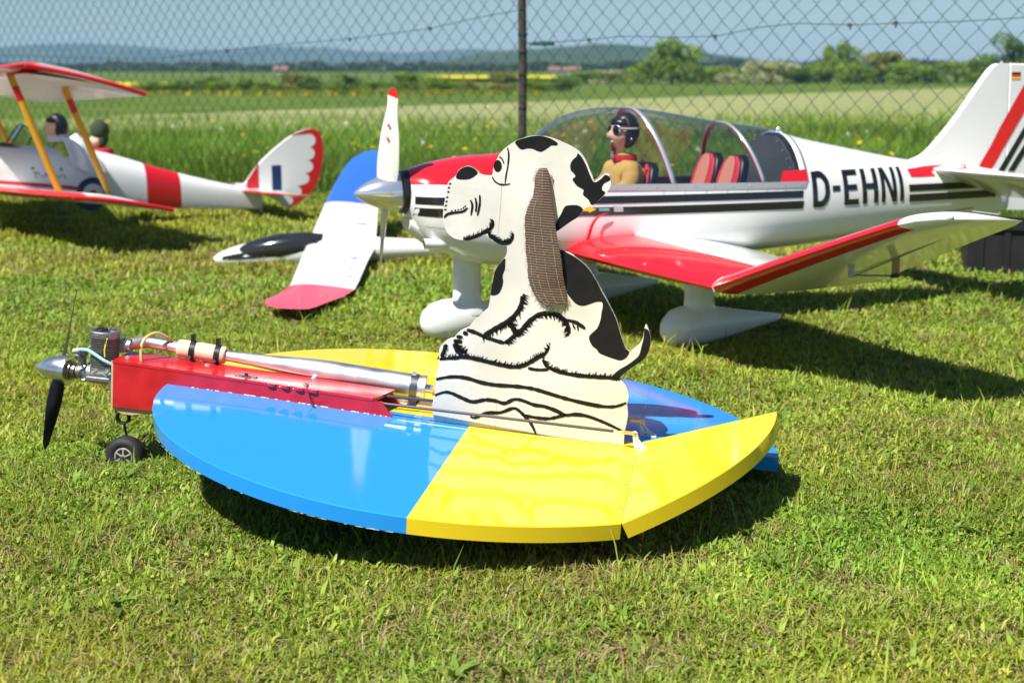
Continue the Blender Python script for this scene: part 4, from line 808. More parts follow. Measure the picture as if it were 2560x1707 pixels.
# pushrods, clevises and horns
HORN = mat('white_nylon', (.78, .77, .74), .4); GOLD = mat('gold_clevis', (.80, .56, .16), .35, metal=.6)
def pushrod(a, b, horn_x, hy, base_z, tilt=0.):
    a, b = Vector(a), Vector(b); d = (b - a).normalized()
    rod = mk('pushrod', *tube([a, b], .0031, 12), CARBON, fm)
    mk('threaded_end', *tube([b, b + d * .016], .0014, 8), CHROME, rod)
    c = b + d * .012
    cv = mk('clevis', *join(tube([c, c + d * .008], [.0026, .0034], 8), boxm(c.x + .006, c.x + .034, hy - .0035, hy - .0018, c.z - .0030, c.z + .0026), boxm(c.x + .006, c.x + .034, hy + .0018, hy + .0035, c.z - .0030, c.z + .0026)), GOLD, rod)
    p = c + d * .031
    mk('clevis_pin', *lathe([(-.0045, .0016), (.0045, .0016)], 'y', 8, (p.x, hy, p.z)), STEEL, cv)
    zt_ = p.z; bx_ = p.x
    pl = [(bx_ - .006, zt_ + .003), (bx_, zt_ + .0048), (bx_ + .004, zt_ + .002), (bx_ + .007, zt_ - .010), (bx_ + .016, base_z + .010), (bx_ + .026, base_z + .005), (bx_ + .030, base_z + .0035), (bx_ + .030, base_z), (bx_ + .004, base_z - .002), (bx_ - .001, base_z + .004), (bx_ - .0035, zt_ - .012)]
    h = slab('control_horn', pl, lambda u, v_, q: (u, q, v_), hy - .0014, hy + .0014, HORN, fm)
    for k in range(6):
        t = k / 6; mk('horn_hole', *lathe([(-.0016, .0), (-.00155, .0011), (.00155, .0011), (.0016, .0)], 'y', 8, (bx_ + .0005 + .010 * t, hy, zt_ - .006 - (zt_ - base_z - .012) * t)), BLKPL, h)
    mk('horn_base', *boxm(bx_ + .004, bx_ + .031, hy - .008, hy + .008, base_z - .001, base_z + .0016), HORN, h)
    for dx in (.010, .025): mk('horn_screw', *lathe([(base_z + .0016, .0022), (base_z + .0032, .0018), (base_z + .0033, 0)], 'z', 8, (bx_ + dx, hy - .005, 0)), STEEL, h)
pushrod((.535, -.038, .0435), (1.030, -.061, .0425), 1.08, -.061, .0125)
pushrod((.535, .004, .0480), (1.038, .058, .0385), 1.09, .058, .0105)

# the dog, cut from a painted board
DOGW = mat('white_painted_board', (.66, .64, .575), .45, var=.18, vscale=7, bump=.25, bscale=70)
chips(DOGW, (.62, .55, .42), .72, 22, (1, 1, 1), .5)
DOGE = chips(mat('board_edge', (.70, .66, .58), .5, var=.2, vscale=30), (.10, .05, .07), .55, 18)
INK = chips(mat('black_brush_paint', (.006, .006, .007), .5, var=.3, vscale=40, spec=.25), (.55, .50, .42), .70, 60, (1, 1, 1), .8)
D0, D1 = -.032, -.020
outl = [tuple(p) for p in T['out']]; b0, b1 = T['base']
smooth_o = [tuple(q) for q in cr(outl[b1:] + outl[:b0 + 1], 3, False)]
base = [(x, min(z, ztop(x) + .001) - .001) for x, z in outl[b0 + 1:b1]]
dogpoly = smooth_o + base
dog = slab('dog_board', dogpoly, lambda a, b, d: (a, d, b), D0, D1, DOGW, fm, DOGE)
dog['label'] = 'white cut-out board painted as a sitting spotted hound on folded blankets'
for i, s in enumerate(T['spots']):
    sm = [tuple(q) for q in cr(s, 3)] if i != 7 else s
    mk('black_spot' if i != 7 else 'painted_eye', *patch([sm], lambda a, b: (a, D0 - .0006, b)), INK, dog, False)
for pts, wd, fur in T['strokes']:
    pol = stroke(pts, wd * 1.22, fur)
    mk('brush_line', *patch(pol, lambda a, b: (a, D0 - .0009, b)), INK, dog, False, recalc=False)
# board joints: shallow seams
for (x0, z0, x1, z1) in [(.772, .52, .772, .40), (.760, .335, .80, .335), (.793, .015, .793, .075)]:
    mk('board_seam', *patch(stroke([(x0, z0), ((x0 + x1) / 2 + .001, (z0 + z1) / 2), (x1, z1)], .0009), lambda a, b: (a, D0 - .0003, b)), mat('seam_grime', (.42, .38, .30), .8), dog, False, recalc=False)
# fabric ear
def earmat():
    m = mat('brown_ribbed_cloth', (.16, .105, .07), .85, bump=.5, bscale=500)
    n = m.node_tree.nodes; l = m.node_tree.links; b = n['Principled BSDF']
    tc = n.new('ShaderNodeTexCoord'); wv = n.new('ShaderNodeTexWave'); wv.wave_type = 'BANDS'; wv.bands_direction = 'Z'; wv.inputs['Scale'].default_value = 62
    wv.inputs['Distortion'].default_value = 1.2; wv.inputs['Detail'].default_value = 2; wv.inputs['Detail Scale'].default_value = 3
    l.new(tc.outputs['Object'], wv.inputs['Vector'])
    ns = n.new('ShaderNodeTexNoise'); ns.inputs['Scale'].default_value = 220; l.new(tc.outputs['Object'], ns.inputs['Vector'])
    r = n.new('ShaderNodeValToRGB'); e = r.color_ramp.elements; e[0].color = (.055, .036, .026, 1); e[0].position = .12; e[1].color = (.15, .098, .066, 1); e[1].position = .5
    l.new(wv.outputs['Fac'], r.inputs[0])
    x = n.new('ShaderNodeMix'); x.data_type = 'RGBA'; x.blend_type = 'OVERLAY'; x.inputs[0].default_value = .6; l.new(r.outputs[0], x.inputs[6]); l.new(ns.outputs['Color'], x.inputs[7])
    l.new(x.outputs[2], b.inputs['Base Color'])
    bp = n.new('ShaderNodeBump'); bp.inputs['Strength'].default_value = .6; bp.inputs['Distance'].default_value = .0015; l.new(wv.outputs['Fac'], bp.inputs['Height']); l.new(bp.outputs[0], b.inputs['Normal'])
    return m
EL = cr(T['earL'], 4, False); ER = cr(T['earR'], 4, False); NE = len(EL); NC = 9; V = []; F = []
def ear_y(i, j):
    t = i / (NE - 1); s = j / (NC - 1)
    return D0 - .004 - .013 * math.sin(math.pi * min(1, t * 1.25)) ** .7 * (.55 + .45 * s) - .004 * math.sin(s * math.pi) - .003 * math.sin(9 * t + 2 * s) * t
for side in (0, 1):
    for i in range(NE):
        for j in range(NC):
            q = EL[i] + (ER[i] - EL[i]) * j / (NC - 1); V.append((q[0] + (.0006 * math.sin(i * 2.1) if j == 0 else 0), ear_y(i, j) + side * .0022, q[1]))
o_ = NE * NC
for i in range(NE - 1):
    for j in range(NC - 1):
        a = i * NC + j; F.append((a, a + 1, a + NC + 1, a + NC)); F.append((o_ + a, o_ + a + NC, o_ + a + NC + 1, o_ + a + 1))
    for j in (0, NC - 1): a = i * NC + j; F.append((a, a + NC, o_ + a + NC, o_ + a))
for j in range(NC - 1): F.append((j, j + 1, o_ + j + 1, o_ + j)); a = (NE - 1) * NC + j; F.append((a, a + 1, o_ + a + 1, o_ + a))
ear = mk('ear', V, F, earmat(), dog); ear['label'] = 'long brown ribbed cloth ear with a frayed hem'
fr = []
FRC = mat('frayed_thread', (.20, .14, .09), .9); FRG = mat('frayed_green_thread', (.13, .15, .09), .9); STI = mat('pale_thread', (.45, .38, .31), .8)
def threads(n, f0, f1, ln, dirn):
    q = []
    for k in range(n):
        t = rnd.random(); i = f0 + t * (f1 - f0); j = 0
        q.append(t)
    return q
hem = []
for k in range(90):
    s = rnd.random(); a = EL[-1] + (ER[-1] - EL[-1]) * s; y = ear_y(NE - 1, s * (NC - 1)) + .001; L = rnd.uniform(.008, .016)
    hem.append(tube([(a[0], y, a[1] + .002), (a[0] + rnd.uniform(-.002, .002), y - rnd.uniform(0, .003), a[1] - L)], [.0006, .0003], 3))
o = mk('fringe', *join(*hem), FRG, dog)
for k in range(70):
    i = rnd.randrange(0, NE - 1); a = EL[i]; y = ear_y(i, 0) + .001; L = rnd.uniform(.002, .007)
    fr.append(tube([(a[0] + .001, y, a[1]), (a[0] - L, y - rnd.uniform(0, .003), a[1] - rnd.uniform(-.002, .006))], [.0006, .0002], 3))
for k in range(26):
    i = rnd.randrange(NE // 2, NE - 1); a = ER[i] if rnd.random() < .3 else ER[NE - 1 - rnd.randrange(0, 5)]; y = ear_y(NE - 1, NC - 1); L = rnd.uniform(.002, .006)
    fr.append(tube([(a[0] - .001, y, a[1]), (a[0] + L, y - .001, a[1] - rnd.uniform(0, .007))], [.0006, .0002], 3))
for k in range(9):
    a = ER[2]; fr.append(tube([(a[0] + .002, D0 - .004, a[1] - .004), (a[0] + rnd.uniform(.006, .012), D0 - .004, a[1] - .012), (a[0] + rnd.uniform(.004, .016), D0 - .002, a[1] - rnd.uniform(.02, .034))], [.0005, .0005, .0002], 3))
mk('loose_threads', *join(*fr), STI, dog)['kind'] = 'stuff'
st_ = []
for s, i0 in ((.30, 14), (.55, 2), (.84, 26), (.12, 30)):
    i = i0
    while i < NE - 2:
        q0 = EL[i] + (ER[i] - EL[i]) * s; q1 = EL[i + 1] + (ER[i + 1] - EL[i + 1]) * s; y = ear_y(i, s * (NC - 1)) - .0009
        if rnd.random() < .8: st_.append(tube([(q0[0], y, q0[1]), (q0[0] + (q1[0] - q0[0]) * .75, y, q0[1] + (q1[1] - q0[1]) * .75)], .00045, 4))
        i += 1
mk('stitches', *join(*st_), STI, dog)

# ------------------------------------------------------------------ the large white low-wing model behind
RN = (-.195, 4.273, 0); RROT = (0, 0, rad(23))
rob = thing('model_aircraft', RN, RROT, 'large glossy white low-wing model with red nose, chrome spinner and black letters', 'model aircraft')
sx_ = [-.135, -.10, -.03, .05, .17, .255, .30, .365, .44, .587, .726, .934, 1.142, 1.185, 1.36, 1.54, 1.70, 1.90, 2.12]
zt_ = nspl(sx_, [.525, .537, .553, .564, .570, .590, .622, .668, .694, .703, .688, .654, .622, .610, .573, .539, .512, .492, .470])
zb_ = nspl([-.135, -.10, -.03, .05, .17, .4, .7, 1.0, 1.23, 1.44, 1.69, 2.0, 2.12], [.402, .338, .285, .250, .232, .224, .224, .232, .243, .258, .283, .306, .320])
wd_ = nspl([-.135, -.10, -.03, .05, .17, .32, .5, .9, 1.15, 1.44, 1.7, 2.0, 2.12], [.064, .102, .138, .158, .176, .192, .203, .203, .182, .134, .090, .042, .022])
zc_ = lin([-.135, -.05, .2, 1.2, 2.12], [.464, .42, .38, .38, .40])
NL, NU = 2.6, 2.05
def rside(x, z):
    c = zc_(x); h = (zt_(x) - c) if z > c else (c - zb_(x)); n = NU if z > c else NL
    return wd_(x) * max(0., 1 - (abs(z - c) / h) ** n) ** (1 / n)
def zred(x): return lin([-.14, -.06, .11, .25, .30], [.489, .490, .476, .470, .468])(x)
RAIL = lin([.25, 1.20], [.482, .462])
CX0, CX1 = .262, 1.165
XS = sorted(set([-.135, -.131, -.126, -.12, -.113, -.105, -.096, -.086, -.075, -.063, -.05, -.036, -.02, .0, .02, .045, .07, .10, .13, .16, .19, .22, .25] + list(np.linspace(CX0, CX1, 28)) + list(np.linspace(CX1 + .008, 2.12, 26))))
def rring(x):
    """half ring from keel to crown on the port side; a row always falls on the paint and rail line"""
    zb, zt, c = zb_(x), zt_(x), zc_(x); zk = zred(x) if x < .256 else RAIL(x)
    pts = []
    for k in range(13):
        t = k / 12; z = c - (c - zb) * math.cos(t * math.pi / 2); pts.append(z)
    pts += [c + (zk - c) * k / 4 for k in range(1, 5)]
    pts += [zk + (zt - zk) * math.sin(k / 10 * math.pi / 2) for k in range(1, 11)]
    return [(x, -rside(x, z), z) for z in pts]
def mirror(h): return h + [(a, -b, c) for a, b, c in h[-2:0:-1]]
H = [mirror(rring(x)) for x in XS]; nR = len(H[0]); up = set(range(16, nR - 16))
FV = [p for r_ in H for p in r_]; FF = []; FM = []; GV = []; GF = []
for i in range(len(XS) - 1):
    xm = .5 * (XS[i] + XS[i + 1])
    for j in range(nR):
        k = (j + 1) % nR; q = (i * nR + j, i * nR + k, (i + 1) * nR + k, (i + 1) * nR + j)
        top = j in up
        if top and CX0 < xm < CX1: GF.append(q)
        else: FF.append(q); FM.append(1 if top and xm < CX0 else 0)
FF.append(tuple(range(nR))); FM.append(0); FF.append(tuple((len(XS) - 1) * nR + j for j in range(nR))); FM.append(0)
fus = mk('fuselage', FV, FF, [WHITE, RED], rob, True, 30, FM)
GL = clear('clear_canopy_glass', (.80, .83, .85), 1.3, .05)
used = sorted({i for q in GF for i in q}); rm = {a: b for b, a in enumerate(used)}
canopy = mk('canopy', [FV[i] for i in used], [tuple(rm[i] for i in q) for q in GF], GL, rob, True, 60)
def drape(poly_xz, off=.0016, sub=10):
    """paint laid on the port side of the fuselage; strips are cut so they follow its curve"""
    bm = bmesh.new(); vs = [bm.verts.new((a, 0, b)) for a, b in poly_xz]; bm.faces.new(vs)
    x0, x1 = min(a for a, b in poly_xz), max(a for a, b in poly_xz)
    for x in np.linspace(x0, x1, max(3, int((x1 - x0) / .012)))[1:-1]:
        bmesh.ops.bisect_plane(bm, geom=bm.verts[:] + bm.edges[:] + bm.faces[:], plane_co=(x, 0, 0), plane_no=(1, 0, 0))
    z0, z1 = min(b for a, b in poly_xz), max(b for a, b in poly_xz)
    for z in np.linspace(z0, z1, max(3, int((z1 - z0) / .015)))[1:-1]:
        bmesh.ops.bisect_plane(bm, geom=bm.verts[:] + bm.edges[:] + bm.faces[:], plane_co=(0, 0, z), plane_no=(0, 0, 1))
    bmesh.ops.triangulate(bm, faces=bm.faces); bm.verts.index_update()
    v = [(q.co.x, -rside(q.co.x, q.co.z) - off, q.co.z) for q in bm.verts]; f = [tuple(w_.index for w_ in q.verts) for q in bm.faces]; bm.free(); return v, f
L1 = lambda x: lin([-.13, .6, 1.16, 1.63, 2.05], [.456, .445, .439, .436, .432])(x)
def band(x0, x1, zo, zu, slant=0.):
    xs = np.linspace(x0, x1, 24); return [(x, L1(x) + zo) for x in xs] + [(x - slant * (1 if x > x1 - .01 else 0), L1(x) + zu) for x in xs[::-1]]
for a, b in ((0, -.0225), (-.0325, -.0575)):
    mk('black_stripe', *drape(band(-.127, 1.150, a, b, .004)), BLACKP, fus, True, 180)
    mk('black_stripe', *drape(band(1.628, 2.02 if a == 0 else 2.06, a, b)), BLACKP, fus, True, 180)
mk('red_stripe', *drape([(1.072, .502), (1.172, .5045), (1.174, .465), (1.055, .463)], .0022), RED, fus, True, 180)
mk('red_stripe', *drape([tuple(q) for q in T['rearred']]), RED, fus, True, 180)
# registration letters
def letters():
    z0, z1, s = .383, .496, .0205; out = []
    def rect(a, b, c, d): out.append([(a, b), (c, b), (c, d), (a, d)])
    x = 1.188
    rect(x, z0, x + s, z1); rr = cr([(x + .012, z1 - s / 2), (x + .040, z1 - s / 2), (x + .060, z1 - .03), (x + .064, .44), (x + .060, z0 + .03), (x + .040, z0 + s / 2), (x + .012, z0 + s / 2)], 5, False)
    out.extend(stroke_even(rr, s)); x = 1.275
    rect(x, .430, x + .034, .448); x = 1.325
    rect(x, z0, x + s, z1)
    for zz in (z0, .4305, z1 - .018): rect(x + s, zz, x + (.066 if zz != .4305 else .060), zz + .018)
    x = 1.409; rect(x, z0, x + s, z1); rect(x + .052, z0, x + .052 + s, z1); rect(x + s, .431, x + .052, .449)
    x = 1.497; rect(x, z0, x + .018, z1); rect(x + .054, z0, x + .072, z1); out.append([(x + .004, z1), (x + .022, z1), (x + .068, z0), (x + .050, z0)])
    x = 1.584; rect(x, z0, x + .018, z1)
    return out
def stroke_even(c, wd):
    L = []; R = []; n = len(c)
    for i, p in enumerate(c):
        d = c[min(i + 1, n - 1)] - c[max(i - 1, 0)]; d = d / np.linalg.norm(d); nn = np.array([-d[1], d[0]]); L.append(p + nn * wd / 2); R.append(p - nn * wd / 2)
    return [[tuple(L[i]), tuple(L[i + 1]), tuple(R[i + 1]), tuple(R[i])] for i in range(n - 1)]
lets = letters()
groups = [lets[0:1] + lets[1:31], lets[31:32], lets[32:36], lets[36:39], lets[39:42], lets[42:43]]
for k_, g in enumerate(groups): 
    if g: mk('letter', *join(*[drape([tuple(q) for q in p], .0016 + .0002 * (i % 3)) for i, p in enumerate(g)]), BLACKP, fus, True, 180)
YARR = mat('yellow_marking', (.85, .55, .02), .3)
mk('arrow_marking', *drape([tuple(q) for q in T['arrow']], .003), YARR, fus, True, 180)
mk('teal_badge', *drape([tuple(q) for q in T['badge']], .003), mat('teal_marking', (.12, .42, .42), .3), fus, True, 180)
mk('grey_plate', *drape([tuple(q) for q in T['plate']], .003), mat('grey_plate', (.50, .50, .48), .35, metal=.3), fus, True, 180)
# canopy rail with rivets, hoops, cockpit
rail = mk('canopy_rail', *drape([(x, RAIL(x) + .004) for x in np.linspace(.30, 1.17, 30)] + [(x, RAIL(x) - .0145) for x in np.linspace(1.158, .30, 30)], .003), mat('rail_aluminium', (.42, .43, .43), .4, metal=.35), rob, True, 180)
for x in np.linspace(.40, 1.14, 12):
    z = RAIL(x) - .005; y = -rside(x, z) - .003; mk('rivet', *lathe([(-.0022, 0), (-.0018, .002), (0, .0032)], 'y', 8, (x, y, z)), CHROME, rail)
def hoop(name, x, wd, m, inset, lean=0.):
    R0 = []; n = 30; zt, zr = zt_(x), RAIL(x); v = []; f = []
    for k in range(n + 1):
        t = -1 + 2 * k / n
        z = zr + (zt - zr) * math.cos(t * math.pi / 2); s = -1 if t < 0 else 1
        for dx in (-wd / 2, wd / 2):
            xx = x + dx + lean * (z - zt); y = rside(xx, min(z, zt_(xx) - 1e-4)) * s; n_ = Vector((0, y, (z - zr) * 1.0)).normalized() if abs(y) + z > 0 else Vector((0, 0, 1))
            v.append((xx, y + n_.y * inset, z + n_.z * inset))
    for k in range(n): f.append((2 * k, 2 * k + 1, 2 * k + 3, 2 * k + 2))
    o = mk(name, v, f, m, rob, True, 180); q = o.modifiers.new('solid', 'SOLIDIFY'); q.thickness = .0025; return o
HOOP = mat('painted_hoop', (.42, .48, .54), .3, metal=.4)
hoop('canopy_hoop', .610, .016, HOOP, .0025, -.24); hoop('canopy_hoop', .945, .013, HOOP, .0025, -.27)
hoop('inner_hoop', .610, .015, RED, -.004, -.24); hoop('inner_hoop', .945, .012, RED, -.004, -.27)
hoop('canopy_edge', CX1 - .004, .03, WHITE, .001)
mk('cockpit_floor', [(x, s * (wd_(x) - .012), .352) for x in np.linspace(.28, 1.15, 8) for s in (-1, 1)], [(2 * i, 2 * i + 1, 2 * i + 3, 2 * i + 2) for i in range(7)], mat('cockpit_dark', (.03, .03, .032), .8), rob, False)
mk('coaming', [(x, s * (rside(x, RAIL(x)) - .004), RAIL(x) - .004) for x in np.linspace(.27, .42, 5) for s in (-1, 1)], [(2 * i, 2 * i + 1, 2 * i + 3, 2 * i + 2) for i in range(4)], bpy.data.materials['cockpit_dark'], rob, False)
for s in (-1, 1):
    vv = [(x, s * (rside(x, z) - .006), z) for x in np.linspace(.28, 1.155, 16) for z in (.355, RAIL(x) - .004)]
    mk('cockpit_lining', vv, [(2 * i, 2 * i + 1, 2 * i + 3, 2 * i + 2) for i in range(15)], bpy.data.materials['cockpit_dark'], rob, False)
bk = [(-rside(1.155, z) + .006, z) for z in np.linspace(.36, zt_(1.155) - .012, 16)]; bk = bk + [(-a, b) for a, b in bk[::-1]]
BH = mat('grey_bulkhead', (.10, .105, .115), .45)
bh = slab('rear_bulkhead', bk, lambda a, b, d: (1.135 + d - (b - .45) * .12, a, b), 0, .006, BH, rob)
for z in np.linspace(.48, .59, 5):
    for s in (-1, 1):
        y = s * (rside(1.155, z) - .022); mk('bulkhead_rivet', *lathe([(0, 0), (.0008, .0028), (.003, .0036)], 'x', 8, (1.131 - (z - .45) * .12, y, z)), CHROME, bh)
SEATR = mat('red_seat_fabric', (.62, .03, .05), .7); SEATP = mat('salmon_seat_fabric', (.66, .25, .17), .8); 
def seat(x, y, h):
    o = mk('seat', *boxm(x - .16, x + .02, y - .066, y + .066, .353, .395), SEATR, rob); bev(o, .012, 3)
    lean = .30
    prof = [(-.062, 0), (-.060, h * .65), (-.048, h * .88), (-.022, h), (.022, h), (.048, h * .88), (.060, h * .65), (.062, 0)]
    f = lambda a, b, d: (x + d + b * lean, y + a, .385 + b)
    b_ = slab('seat_back', prof, f, 0, .03, BLKPL, rob); bev(b_, .006, 2)
    c = slab('cushion', [(a * .98, b * .985) for a, b in prof], f, -.012, -.0005, SEATR, rob); bev(c, .005, 2)
    e = slab('cushion_panel', [(a * .6, b * .96 + .003) for a, b in prof], f, -.016, -.0125, SEATP, rob); bev(e, .002, 1)
seat(.585, -.078, .15); seat(.585, .078, .15); seat(.905, -.080, .165); seat(.905, .075, .165)
mk('beacon', *lathe([(.0, .009), (.014, .009), (.018, .006), (.019, 0)], 'z', 12, (1.165, 0, zt_(1.165) - .002)), CHROME, rob)
# nose: ring, spinner, propeller, exhausts
mk('cowl_ring', *lathe([(-.150, .052), (-.152, .056), (-.149, .063), (-.128, .066), (-.126, .058)], 'x', 36, (0, 0, .4635)), BLACKP, rob)
mk('ring_plate', *lathe([(-.147, 0), (-.1469, .054), (-.14, .054)], 'x', 30, (0, 0, .4635)), BLKPL, rob)
mk('spinner', *lathe([(-.290, 0), (-.2895, .002), (-.284, .0085), (-.270, .0195), (-.248, .0325), (-.222, .0435), (-.196, .0510), (-.172, .0550), (-.158, .0560), (-.157, .05)], 'x', 44, (0, 0, .4635)), CHROME, rob)
BW = mat('white_lacquered_blade', (.80, .79, .75), .18, coat=.4)
for k in range(2):
    b_ = blade('propeller_blade', .318, .030, [.066, .078, .080, .066, .046, .029, .004], (40, 19), .17, rad(16) + math.pi * k, (-.192, 0, .4635), BW, rob, -1, RED, .86, 22)
    if k == 0:
        be = rad(27)
        for zz, up_ in ((.200, 1), (.170, -1)):
            pl = [(  .005 * math.cos(t), zz + .012 * math.sin(t)) for t in (np.linspace(0, math.pi, 9) if up_ > 0 else np.linspace(math.pi, 2 * math.pi, 9))]
            v, f = patch([pl], lambda a, b: tuple(Matrix.Rotation(rad(16), 3, 'X') @ Vector((a * math.sin(be) - .0062, -(a * math.cos(be)), b)) + Vector((-.192, 0, .4635))))
            o = mk('maker_mark', v, f, RED, b_, False)
mk('exhaust_pipe', *join(tube([(-.02, -.085, .318), (-.060, -.088, .314), (-.108, -.088, .318)], .0155, 14, False), tube([(-.107, -.088, .318), (-.03, -.085, .318)], .0125, 14, False)), WHITE, rob)
mk('exhaust_bore', *tube([(-.105, -.088, .318), (-.060, -.088, .316)], .0122, 14), BLKPL, rob)
mk('air_scoop', *join(loft([[(-.130 + i * .03, math.cos(t) * (.040 + .012 * i), .372 - .02 * i + math.sin(t) * (.022 + .006 * i)) for t in np.linspace(0, 2 * math.pi, 17)[:-1]] for i in range(4)])), WHITE, rob)
SEAM = mat('panel_seam', (.32, .32, .32), .7)
mk('cowl_seam', *drape([(.205, .255), (.2066, .255), (.2066, .45), (.205, .45)], .0012), SEAM, fus, True, 180)
mk('cowl_seam', *drape([(-.10, .368), (.205, .352), (.205, .3505), (-.10, .3665)], .0012), SEAM, fus, True, 180)
for x in (.02, .09, .16): mk('cowl_screw', *lathe([(-.0016, 0), (-.0012, .0022), (0, .0030)], 'y', 8, (x, -rside(x, .375) - .0004, .375)), STEEL, fus)
for k_ in range(7):
    x = .63 + k_ * .075; mk('rail_gap', *drape([(x, RAIL(x) - .016), (x + .0016, RAIL(x) - .016), (x - .004, RAIL(x) - .026), (x - .0056, RAIL(x) - .026)], .0012), SEAM, fus, True, 180)
# wings
def foil(c0, t, cs):
    yt = lambda c: 5 * t * (.2969 * math.sqrt(c) - .126 * c - .3516 * c * c + .2843 * c ** 3 - .1015 * c ** 4)
    return yt
CU = [1, .9, .8, .7, .6, .5, .4, .32, .26, .2, .14, .09, .05, .022, .006]; CLo = [0, .006, .022, .05, .09, .14, .22, .35, .5, .65, .8, .92, 1]
def wing_loft(name, secs, redu, redl, red_until, s, parent, mats, label=None):
    """secs: (y, LE x, z, chord, thickness, twist) from root to tip"""
    rings = []
    for (y, lx, lz, ch, t, tw) in secs:
        yt = foil(0, t, None); q = []
        for c, sg in [(c, 1) for c in CU] + [(c, -1) for c in CLo]:
            a = c * ch; b = sg * yt(c) * ch * (1.15 if sg > 0 else .85) + .03 * ch * (1 - (2 * c - .8) ** 2) * .5
            q.append((lx + a * math.cos(tw) + b * math.sin(tw), s * y, lz - a * math.sin(tw) + b * math.cos(tw)))
        rings.append(q)
    v, f = loft(rings); mi = []; n = len(rings[0]); cc = CU + CLo
    for i in range(len(rings) - 1):
        for j in range(n):
            c = .5 * (cc[j] + cc[(j + 1) % n]); upper = j < len(CU)
            mi.append(1 if (c < (redu if upper else redl)) and secs[i + 1][0] <= red_until else 0)
    mi += [0, 0]
    o = mk(name, v, f, mats, parent, True, 40, mi)
    if label: o['label'] = label
    return o
for s in (-1, 1):
    inn = [(.10, .300, .283, .66, .125, .03), (.20, .325, .279, .645, .125, .03), (.34, .360, .270, .62, .125, .03), (.50, .398, .261, .592, .125, .03), (.66, .434, .254, .56, .125, .025), (.775, .460, .249, .533, .125, .02)]
    o = wing_loft('inner_wing', inn, .36, .12, 9, s, rob, [WHITE, RED], 'flat inner wing panel, red along its front')
    out_ = [(.777, .461, .249, .532, .125, .02), (.93, .481, .306, .487, .12, .022), (1.10, .503, .368, .437, .118, .026), (1.27, .525, .428, .388, .115, .03), (1.395, .541, .471, .352, .115, .035), (1.42, .548, .480, .34, .115, .038), (1.445, .575, .489, .30, .105, .045), (1.462, .625, .492, .24, .075, .05), (1.470, .70, .490, .16, .03, .05)]
    if s > 0: out_ = [(a, b, c - .05 * (a - .777) / .69, d, e, g) for a, b, c, d, e, g in out_]
    p = wing_loft('outer_wing', out_, .13, .16, 1.43, s, rob, [WHITE, RED], 'upswept outer wing panel with red leading edge and white tip')
    if s < 0:
        mk('wing_joint', *tube([(.462 + a, -.7785, .249 + b) for a, b in ((.03, .030), (.012, .020), (.001, .004), (.004, -.010))], .0016, 6), mat('joint_sealant', (.75, .62, .55), .6), p)
        mk('tip_light', *lathe([(-.012, 0), (-.010, .005), (-.003, .0105), (.004, .0115)], 'y', 16, (0, 0, 0)), mat('clear_lens', (.75, .77, .78), .05, metal=.3), p).location = (.655, -1.463, .497)
        mk('aileron_gap', *join(tube([(.80, -.93, .284), (.775, -1.27, .412), (.765, -1.40, .462)], .0018, 4), tube([(.775, -1.40, .500), (.80, -1.46, .497)], .0015, 4)), mat('gap_shadow', (.25, .25, .24), .8), p)
        hn = mk('aileron_horn', *join(boxm(.792, .812, -1.102, -1.096, .305, .352)), mat('tan_plywood', (.30, .22, .10), .6), p)
        mk('aileron_rod', *tube([(.80, -1.106, .308), (.66, -1.106, .318)], .0022, 8), STEEL, hn)
        mk('rod_clevis', *boxm(.785, .805, -1.110, -1.102, .304, .313), BLKPL, hn)
        mk('servo_arm', *boxm(.655, .668, -1.109, -1.100, .312, .345), mat('grey_plastic', (.35, .35, .35), .5), hn)
        lens = [(x, y) for x, y in ((.372, -.43), (.376, -.52), (.47, -.545), (.475, -.45))]
        mk('landing_light', *lathe([(0, 0), (.002, .010), (.008, .013)], 'x', 14, (.405, -.49, .272)), CHROME, o)
        tv = [(.372 + .035 * i + .021 * j * .4, -.435 - .05 * j * .5 - .0 * i, .0) for i in range(2) for j in range(2)]
# wing root fairing
for s in (-1, 1):
    fr_ = []
    for x in np.linspace(.30, 1.05, 14):
        t = (x - .30) / .75; zz = .285 + .05 * math.sin(math.pi * min(1, t * 1.1 + .05)) * (1 - .5 * t)
        fr_.append([(x, s * (rside(x, zz + .02) - .01), zz + .035 * (1 - .4 * t)), (x, s * (rside(x, zz) + .014), zz), (x, s * (wd_(x) + .045), zz - .022), (x, s * (wd_(x) + .09), zz - .035 - .012 * t)])
    v = [p for r_ in fr_ for p in r_]; f = [(i * 4 + j, i * 4 + j + 1, i * 4 + 5 + j, i * 4 + 4 + j) for i in range(13) for j in range(3)]
# tail
fin = [(1.62, .47), (1.704, .511), (1.758, .530), (1.811, .574), (1.899, .666), (2.003, .795), (2.040, .830), (2.060, .838), (2.103, .838), (2.112, .45)]
finp = [tuple(q) for q in cr(fin[1:8], 4, False)] + fin[8:] + [(1.66, .46)]
bev(slab('fin', finp, lambda a, b, d: (a, d, b), -.013, .013, WHITE, rob), .009, 3, 40)
rud = [(2.106, .838), (2.33, .835), (2.345, .82), (2.305, .40), (2.27, .315), (2.128, .322), (2.117, .46)]
rudder = bev(slab('rudder', rud, lambda a, b, d: (a, d, b), -.0125, .0125, WHITE, rob), .004, 2, 40)
def onfin(poly): return patch([poly], lambda a, b: (a, -.0142, b))
clip = lambda P: [(min(a, 2.33), min(b, .835)) for a, b in P]
mk('red_band', *onfin(clip(T['finred'])), RED, rudder, False, recalc=False)
for k_ in ('finblk1', 'finblk2'): mk('black_band', *onfin(clip(T[k_])), BLACKP, rudder, False, recalc=False)
fl = T['flag']; x0, x1 = fl[0][0], fl[1][0]; z1, z0 = fl[0][1], fl[2][1]
